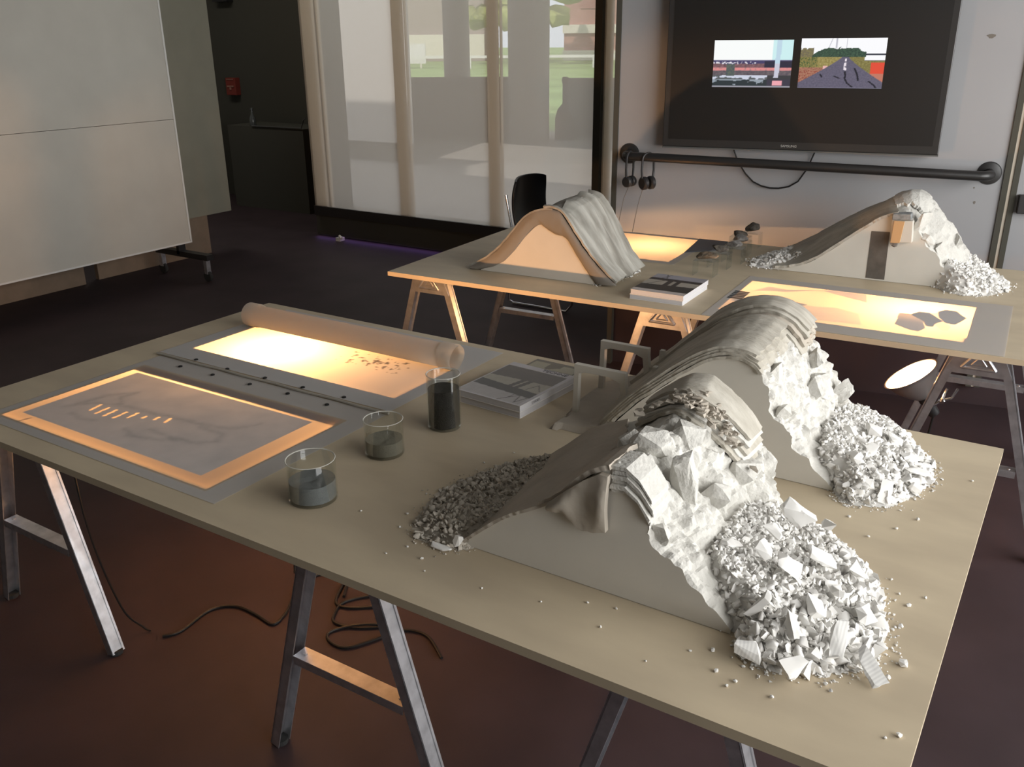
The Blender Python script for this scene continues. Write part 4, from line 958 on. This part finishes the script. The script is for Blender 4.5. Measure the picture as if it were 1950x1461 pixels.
def vid1(u, v):
    n = fbm((u*9, v*14, 1), 3); n2 = fbm((u*30, v*24, 4), 2)
    post = .80 < u+.02*(1-v) < .86
    if v < .03: c = (150, 150, 160)
    elif v < .17:
        c = (50, 58, 62) if v < .10+.07*abs(math.sin(u*11))+.2*n else (150, 160, 170)
        if u > .70: c = (62, 60, 74)
        if .77 < u < .90 and .04 < v < .14: c = (235, 165, 175)
    elif v < .26:
        c = (205, 210, 225) if n+.25 > .5*abs(u-.45)+abs(v-.215)*4 else (92, 96, 98)
        if u > .70: c = (60, 62, 66)
    elif v < .36: c = (100+40*n2, 92+40*n2, 98+30*n2)
    elif v < .42: c = (215+30*n2, 140, 140) if n2 > -.2 else (170, 130, 130)
    elif v < .50+.03*n: c = (120+60*n2, 90+40*n2, 96+40*n2)
    elif v < .57: c = (225, 222, 230) if (n2 > .08 and u < .55 and v < .55) else (70, 66, 104)
    elif v < .585: c = (110, 105, 135)
    else: c = (248, 251, 250) if u < .75 else (205, 238, 240)
    if .17 < u < .28 and .24 < v < .50+.05*n: c = (88+40*n2, 96+40*n2, 92)
    if u > .66 and .42 < v < .56: c = (48, 48, 66)
    if post and v > .2: c = (190, 215, 230) if v > .5 else (200, 200, 215)
    return s2l(c)
def vid2(u, v):
    n = fbm((u*16, v*22, 11)); n2 = fbm((u*50, v*50, 14)); cx = .55
    hl = .625
    if v > hl:
        tree = .80+.05*n-.9*max(0, abs(u-.48)-.20)
        if u < .78 and u > .14 and v < tree: c = (58+50*n2, 80+60*n2, 66+40*n2)
        elif u < .16 and v < .80+.1*n: c = (120+60*n2, 112+60*n2, 84)
        else: c = (250, 250, 253)
        if u > .77 and .66 < v < .70: c = (55, 58, 70)
        if v > .8 and (abs(u-.54) < .006 or abs(u-.33-(v-.8)*.2) < .004 or abs(u-.42) < .008): c = (190, 190, 200)
        return s2l(c)
    k = (hl-v)/hl; xl, xr = cx-.05-.62*k**1.15, cx+.03+.55*k**1.2
    if v < .01: return s2l((140, 140, 160))
    if xl < u < xr:
        c = (98+28*n2, 94+26*n2, 112+28*n2)
        if abs(u-.545) < .008+.02*k and .36 < v < .6 and n > -.15: c = (235, 225, 232)
        for P in ([(.55, .33), (.56, .26), (.555, .20), (.59, .10), (.65, .03)], [(.66, .40), (.70, .27), (.715, .16)], [(.84, .14), (.91, .06), (.93, .01)], [(.43, .24), (.49, .20)], [(.26, .28), (.28, .23)]):
            if pld(u, v, P) < .011: c = (34, 34, 44)
    elif u < cx:
        c = (150+70*n2, 138+70*n2, 84+60*n2) if v > .42 else ((160+80*n2, 112+60*n2, 92+50*n2))
        if u < .22 and v > .42 and n2 > .02: c = (74, 92, 56)
        if v < .36 and n2 < -.1: c = (138, 60, 54)
        if abs(u-.31) < .025 and .33 < v < .45: c = (230, 180, 175)
    else:
        c = (128+60*n2, 120+60*n2, 72+40*n2)
        if u > .84 and .28 < v < .52: c = (222, 78, 56)
        if v < .3: c = (190, 120, 100)
        if u > .76 and v > .55: c = (250, 250, 252) if v > .56 else (60, 58, 66)
    return s2l(tuple(max(0, min(255, q)) for q in c))
raster('video_picture', M_video, (.014, D1-.002, 1.440), (.347, 0, 0), (0, 0, .2015), 130, 80, vid1, 'print', tv)
raster('video_picture', M_video, (.394, D1-.002, 1.440), (.352, 0, 0), (0, 0, .2065), 150, 90, vid2, 'print', tv)
c1 = MB().tube([wal(.119, 1.175, .02), wal(.150, 1.10, .015), wal(.190, 1.044, .012), wal(.228, 1.008, .012), wal(.268, .990, .012), wal(.31, .982, .012), wal(.349, .982, .012), wal(.395, .992, .012), wal(.434, 1.018, .012), wal(.47, 1.08, .014), wal(.502, 1.175, .02)], .0035, n=8).build('cable', M_cord, smooth=True)
tag(c1, 'thin black cable looping down the wall below the screen', 'cable')
# handrail
hr = thing('handrail', 'black tubular handrail across the wall below the screen', 'handrail'); hr.matrix_world = WM
pts = [(-.385, 0, 1.115), (-.385, -.045, 1.115), (-.388, -.085, 1.112), (-.378, -.108, 1.108), (-.350, -.115, 1.104)]
pts = [(-.385, -.002, 1.118)]+[(-.385+.045*(1-cos(a)), -.055-.055*sin(a), 1.117) for a in [pi/2*k/6 for k in range(7)]]
pts += [(.4, -.110, 1.103)]+[(1.185+.045*sin(a), -.110+.055*(1-cos(a)), 1.089) for a in [pi/2*k/6 for k in range(7)]]+[(1.230, -.002, 1.089)]
MB().tube(pts, .021, n=20).build('rail', M_blackmetal, hr, smooth=True)
for (s, z) in ((-.385, 1.117), (1.230, 1.089)):
    MB().lathe([(0, .012), (.030, .012), (.046, .008), (.050, 0)], (s, 0, z), n=32, M=Matrix.Rotation(pi/2, 3, 'X')).build('flange', M_blackmetal, hr, smooth=True)
# wall marks: black track strips
tr = thing('wall_track', 'pair of black vertical strips with a pale gap, right of the screen', 'track'); tr.matrix_world = WM
MB().b2((1.289, -.008, .1), (1.313, 0, 3.1)).build('strip', M_black, tr); MB().b2((1.327, -.008, .1), (1.350, 0, 3.1)).build('strip', M_black, tr)
MB().b2((1.313, -.003, .1), (1.327, 0, 3.1)).build('gap', M_strip, tr)
bx = MB().b2((1.36, -.035, .925), (1.44, 0, 1.005)).build('wall_socket', M_blackplastic, bevel=.004); bx.matrix_world = WM; tag(bx, 'small dark box on the wall right of the track strips', 'socket')
for (s, z, a, b) in ((1.148, 1.649, .020, .009), (1.181, 1.023, .004, .004), (1.192, .959, .006, .007), (1.20, 1.09, .004, .003)):
    mb = MB(); mb.prism_y([(s+a*cos(k)*(.8+.3*sin(3*k)), z+b*sin(k)) for k in [2*pi*i/9 for i in range(9)]], -.0008, 0); o = mb.build('wall_chip', mat('bare_plaster', (.17, .15, .13), rough=.9)); o.matrix_world = WM
    tag(o, 'small dark chip in the white wall paint right of the screen', 'chip', 'chips in the wall paint')
# headphones
def headphones(label, s, z, cordpts, w=.03, band=.085, rot=0., cup=.026):
    t = thing('headphones', label, 'headphones', wal(s, z, .110), WA+rot)
    mb = MB(); P = []
    for k in range(19):
        a = pi*k/18; P.append((w*cos(a), 0, .000+.030*sin(a)))
    P = [(w*.96, 0, -.088), (w*1.08, 0, -.05)]+P+[(-w*1.08, 0, -.05), (-w*.96, 0, -.088)]
    mb.tube(P, .0055, n=8); mb.build('headband', M_blackplastic, t, smooth=True)
    for sx in (-1, 1):
        MB().lathe([(0, -.014), (cup*.8, -.014), (cup, -.008), (cup, .008), (cup*.7, .014), (0, .014)], (sx*w*.62, 0, -.112), n=24, M=Matrix.Rotation(pi/2, 3, 'Y')).build('ear_cup', M_blackplastic, t, smooth=True)
    MB().tube([Vector((sx_, y_, z_)) for sx_, y_, z_ in cordpts], .0018, n=6).build('cord', M_greycord, t, smooth=True)
    return t
headphones('black headphones hanging at the left end of the handrail', -.352, 1.108, [(.0, 0, -.13), (.0, .03, -.20), (.006, .05, -.28), (-.004, .07, -.40)], rot=1.25)
headphones('larger black headphones hanging second from the left end of the handrail', -.262, 1.105, [(-.02, 0, -.12), (-.028, .03, -.22), (-.030, .05, -.30), (-.036, .07, -.42)], w=.034, rot=.9, cup=.032)

# ------------------------------------------------------------------ chair
ch = thing('chair', 'black chair with chrome sled frame behind the far table', 'chair', (-.36, 4.09, 0), radians(0))
def chair_back():
    nu, nv = 16, 20; A = []; B = []
    for j in range(nv+1):
        v = j/nv
        for i in range(nu+1):
            u = i/nu*2-1
            hw = .205*(1-.20*max(0, v-.72)**2*6)
            y = u*hw; z = .45+.37*v-.02*abs(u)**4; x = -.225-.07*v+.055*u*u*(.4+.6*v)-.03*sin(pi*v)
            A.append((x, y, z)); B.append((x-.018, y, z))
    N = len(A); G = lambda i, j: j*(nu+1)+i; fs = []
    for j in range(nv):
        for i in range(nu): fs += [(G(i, j), G(i+1, j), G(i+1, j+1), G(i, j+1)), (N+G(i, j), N+G(i, j+1), N+G(i+1, j+1), N+G(i+1, j))]
    for i in range(nu): fs += [(G(i, 0), N+G(i, 0), N+G(i+1, 0), G(i+1, 0)), (G(i, nv), G(i+1, nv), N+G(i+1, nv), N+G(i, nv))]
    for j in range(nv): fs += [(G(0, j), G(0, j+1), N+G(0, j+1), N+G(0, j)), (G(nu, j), N+G(nu, j), N+G(nu, j+1), G(nu, j+1))]
    mb = MB(); mb.add(A+B, fs); return mb
chair_back().build('backrest', M_leather, ch, smooth=True, bevel=.005)
MB().prism([(-.23, -.20), (.18, -.21), (.22, -.17), (.22, .17), (.18, .21), (-.23, .20)], .435, .470).build('seat', M_leather, ch, bevel=.012)
for sy in (-1, 1):
    y = sy*.225
    MB().tube([(-.300, y, .72), (-.245, y, .45), (.17, y, .43), (.215, y, .40), (.19, y, .06), (.15, y, .012), (-.25, y, .012), (-.285, y, .03), (-.235, y, .43)], .009, n=10).build('sled_frame', M_chrome, ch, smooth=True)

# ------------------------------------------------------------------ boards at the left
bd = thing('display_board', 'large white rolling display board at the left edge', 'board', (-3.1, 3.3, 0))
MB().b2((-.05, -5.2, 1.142), (0, 0, 2.7)).build('panel', M_board, bd); MB().b2((-.05, -5.2, .265), (0, 0, 1.139)).build('panel', M_board, bd)
MB().b2((-.055, -.006, .262), (.004, .008, 2.7)).b2((-.055, -5.2, .255), (.004, .008, .266)).build('edge_trim', M_white, bd)
MB().b2((-.30, -.10, .165), (.28, -.04, .205)).b2((-.05, -.10, .18), (-.02, -.04, .27)).build('foot_bar', M_blackmetal, bd)
for x in (-.27, .235):
    c = MB(); c.lathe([(0, -.012), (.036, -.012), (.04, -.008), (.04, .008), (.036, .012), (0, .012)], (x, -.07, .042), n=24, M=Matrix.Rotation(pi/2, 3, 'X')); wh = c.build('caster', M_rubber, bd, smooth=True)
    MB().b2((x-.016, -.088, .06), (x+.016, -.052, .166)).build('caster_fork', M_steel, wh)
b2 = thing('display_board', 'dim olive-grey board standing behind the white rolling board', 'board', (-3.62, 4.15, 0))
MB().b2((-.06, -2.6, .315), (0, 0, 2.9)).build('panel', M_board2, b2)
MB().b2((-.05, -1.3, 0), (-.01, -.25, .315)).build('base', M_boxwood, b2)
o = MB().b2((-4.0, .9, 0), (-3.585, 2.715, .20)).build('plinth', M_boxwood, bevel=.004); tag(o, 'low brown plywood plinth on the floor below the white display board', 'plinth')
# dark corner things
ct = thing('counter', 'black counter with a thin silver edge in the dark room at the back', 'counter', (-4.62, 5.6, 0))
MB().b2((-.62, 0, 0), (.46, .45, .835)).build('body', M_black, ct)
MB().tube([(-.25, -.008, .840), (.452, -.008, .846), (.50, -.02, .925), (.535, -.02, .945)], .006, n=8).build('edge_rail', mat('dim_steel', (.14, .14, .14), rough=.4, metal=.5), ct, smooth=True)
o = MB().lathe([(0, 0), (.030, 0), (.033, .01), (.030, .08), (.012, .115), (.010, .15), (.017, .155), (.017, .175), (0, .178)], (0, 0, 0), n=20).build('bottle', mat('dim_clear_bottle', (.09, .095, .095), rough=.2, spec=.8), loc=(-4.92, 5.66, .836), smooth=True)
tag(o, 'small grey bottle standing on the black counter', 'bottle')
fa = thing('fire_alarm', 'small dull red alarm box with a pale T-shaped handle on the dark wall', 'alarm', (-5.62, 6.08, 1.10))
MB().b2((-.075, -.05, 0), (.075, .02, .18)).build('housing', M_red, fa, bevel=.004); MB().b2((-.05, -.058, .085), (.05, -.05, .10)).b2((-.012, -.058, .055), (.012, -.05, .09)).b2((-.05, -.058, .16), (.05, -.05, .168)).build('handle', mat('dim_pink', (.34, .16, .12), rough=.6), fa)
em = thing('emergency_light', 'small pale emergency light high on the dark wall', 'light', (-5.62, 6.06, 2.09)); MB().b2((-.11, -.05, -.05), (.11, .04, .02)).build('housing', M_blackplastic, em)
MB().box((-.06, -.055, .0), (.05, .02, .02)).box((.0, -.055, .0), (.03, .02, .012)).box((.06, -.055, -.004), (.03, .02, .012)).build('lens', M_white, em)
o = MB().b2((-.02, -.03, 0), (.03, .03, .03)).tube([(0, 0, .03), (.02, -.02, .045), (.05, -.03, .03)], .012, n=8).build('plug', M_white, loc=(-3.02, 4.80, 0)); tag(o, 'small white plug lying on the floor under the window partition', 'plug')

# ------------------------------------------------------------------ cords on the floor
def cord(label, pts, r=.0045):
    P = [Vector(p) for p in pts]; out = []
    for i in range(len(P)-1):
        a, b, c, d = P[max(0, i-1)], P[i], P[i+1], P[min(len(P)-1, i+2)]
        for k in range(8):
            t = k/8; out.append(.5*((2*b)+(c-a)*t+(2*a-5*b+4*c-d)*t*t+(3*b-a-3*c+d)*t**3))
    out.append(P[-1])
    return tag(MB().tube(out, r, n=8).build('cord', M_cord, smooth=True), label, 'cord')
z = .006
cord('black extension cord snaking across the floor under the nearest table', [(.412, .302, z), (.438, .348, z), (.427, .466, z), (.481, .522, z), (.573, .524, z), (.649, .518, z), (.639, .581, z), (.60, .65, z), (.567, .722, z), (.575, .790, z), (.62, .82, z), (.68, .81, z), (.733, .74, z)])
cord('black cord lying in loops behind the middle sawhorse of the nearest table', [(.68, .80, z), (.733, .704, z), (.80, .71, z), (.90, .80, z), (.82, .80, z), (.755, .72, z), (.775, .65, z), (.808, .623, z), (.88, .64, z), (.96, .70, z), (.90, .66, .014), (.84, .615, z), (.824, .572, z), (.86, .545, z), (.916, .551, z), (.96, .62, z), (1.0, .70, z), (1.08, .72, z), (1.18, .66, z)])
cord('thin black cord hanging from the left front edge of the nearest table', [(.30, .20, .73), (.31, .20, .40), (.33, .24, .12), (.34, .29, .02), (.36, .30, z)], .003)

# ------------------------------------------------------------------ beyond the window
M_patio = mat('patio_concrete', (.40, .37, .34), rough=.9, noise_amt=.08, noise_scale=1.5)
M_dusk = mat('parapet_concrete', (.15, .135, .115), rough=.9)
M_column = mat('column_concrete', (.34, .31, .275), rough=.9, noise_amt=.06, noise_scale=3)
M_lawn = mat('lawn_grass', (.32, .44, .17), rough=.95, noise_amt=.25, noise_scale=.4)
M_brick = mat('pink_brick', (.50, .27, .22), rough=.9, noise_amt=.15, noise_scale=2)
M_stone = mat('pale_stone', (.75, .70, .60), rough=.9)
M_drab = mat('drab_facade', (.36, .30, .27), rough=.9)
M_leaf = mat('leaf_green', (.42, .46, .16), rough=.9, noise_amt=.35, noise_scale=1.2)
M_bark = mat('bark', (.16, .12, .09), rough=.9)
struct(MB().prism([(-3.38, 5.03), (7, 5.03), (7, 14.2), (-11, 14.2), (-11, 6.21), (-4.10, 6.21)], .001, .004).build('patio_floor', M_patio))
struct(MB().b2((-90, 14.2, -.06), (60, 140, -.01)).build('lawn', M_lawn))
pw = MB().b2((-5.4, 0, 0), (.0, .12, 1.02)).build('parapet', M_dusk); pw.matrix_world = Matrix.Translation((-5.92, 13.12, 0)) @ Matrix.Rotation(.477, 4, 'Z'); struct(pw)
o = MB().lathe([(.24, 0), (.24, 3.2)], (-7.75, 13.2, 0), n=32).build('column', M_column, smooth=True); tag(o, 'slim round concrete column seen through the window, left of the pair', 'column')
o = MB().lathe([(.35, 0), (.35, 3.2)], (-5.93, 12.75, 0), n=32).build('column', M_column, smooth=True); tag(o, 'thick round concrete column seen through the window, right of the pair', 'column')
pw = MB().b2((0, 0, 0), (3.2, .12, .98)).build('low_wall', M_patio); pw.matrix_world = Matrix.Translation((-5.75, 13.60, 0)) @ Matrix.Rotation(.477, 4, 'Z'); struct(pw)
gc = thing('guitar_case', 'dark instrument case leaning beside the thick column beyond the window', 'case', (-5.33, 12.95, 0), .6)
vs = [(-.16, 0), (.22, 0), (.24, .20), (.15, .36), (.06, .52), (.035, .62), (.035, .92), (.06, .96), (.05, 1.03), (-.04, 1.03), (-.055, .96), (-.03, .90), (-.035, .60), (-.12, .50), (-.16, .36)]
MB().prism_y(vs, 0, .12).build('case_body', mat('case_brown', (.13, .105, .09), rough=.7), gc, bevel=.01)
pb = MB().b2((-9.2, 9.0, .30), (-5.55, 9.08, 3.0)).build('reflection_panel', mat('pale_panel', (.60, .56, .52), rough=.8)); tag(pb, 'pale panel standing in for the white board reflected in the left window bay', 'panel')  # added object in place of the white board's reflection in the glass
# facing buildings
bl = thing('brick_building', 'pink brick building with pale stone bands beyond the lawn', 'building', (-33, 62, 0), radians(27))
MB().b2((0, 0, 0), (34, 10, 16)).build('wall', M_brick, bl)
MB().b2((-.1, -.25, 1.9), (34, 0, 2.5)).build('stone_band', M_stone, bl); MB().b2((-.1, -.2, .0), (34, 0, .7)).build('stone_band', M_stone, bl)
for k in range(7): MB().b2((1.2+k*4.4, -.08, 3.6), (3.2+k*4.4, .1, 9)).build('window_recess', mat('recess_brick', (.40, .20, .165), rough=.9) if k == 0 else bpy.data.materials['recess_brick'], bl)
b3 = thing('drab_building', 'grey-brown building beyond the lawn at the left', 'building', (-52, 52, 0), radians(27))
MB().b2((-14, 0, 0), (15.5, 9, 12)).build('wall', M_drab, b3); MB().b2((-14, -.2, .4), (15.5, 0, 1.9)).build('pale_base', M_stone, b3)
sg = thing('sign', 'white sign board on the lawn beyond the window', 'sign', (-33.2, 43.5, 0), radians(27)); MB().b2((-1.1, -.05, .25), (1.1, .05, 1.35)).build('board', M_white, sg)
for x in (-.8, .8): MB().b2((x-.05, -.05, -.02), (x+.05, .05, .25)).build('post', M_stone, sg)
rl = thing('rail_fence', 'low white rail along the far side of the lawn', 'fence', (-26, 46, 0), radians(27)); MB().b2((-12, -.05, .55), (18, .05, .70)).build('rail', M_white, rl)
for k in range(8): MB().b2((-11+k*3.6, -.06, -.02), (-10.8+k*3.6, .06, .62)).build('post', M_white, rl)
tre = thing('tree', 'yellow-green tree on the lawn between the columns', 'tree', (-31, 52, 0))
MB().tube([(0, 0, -.02), (.1, 0, 1.5), (0, .1, 3.2), (.2, 0, 5)], [.28, .22, .2, .12], n=10).build('trunk', M_bark, tre, smooth=True)
mb = MB(); rr = random.Random(3)
for k in range(46):
    vs, fs = rock_mesh((rr.uniform(.7, 1.4), rr.uniform(.7, 1.4), rr.uniform(.5, 1.0)), 900+k, 2, amp=1.2); c = Vector((rr.gauss(0, 2.1), rr.gauss(0, 1.8), rr.uniform(2.6, 9))); mb.add([v+c for v in vs], fs)
mb.build('crown', M_leaf, tre)
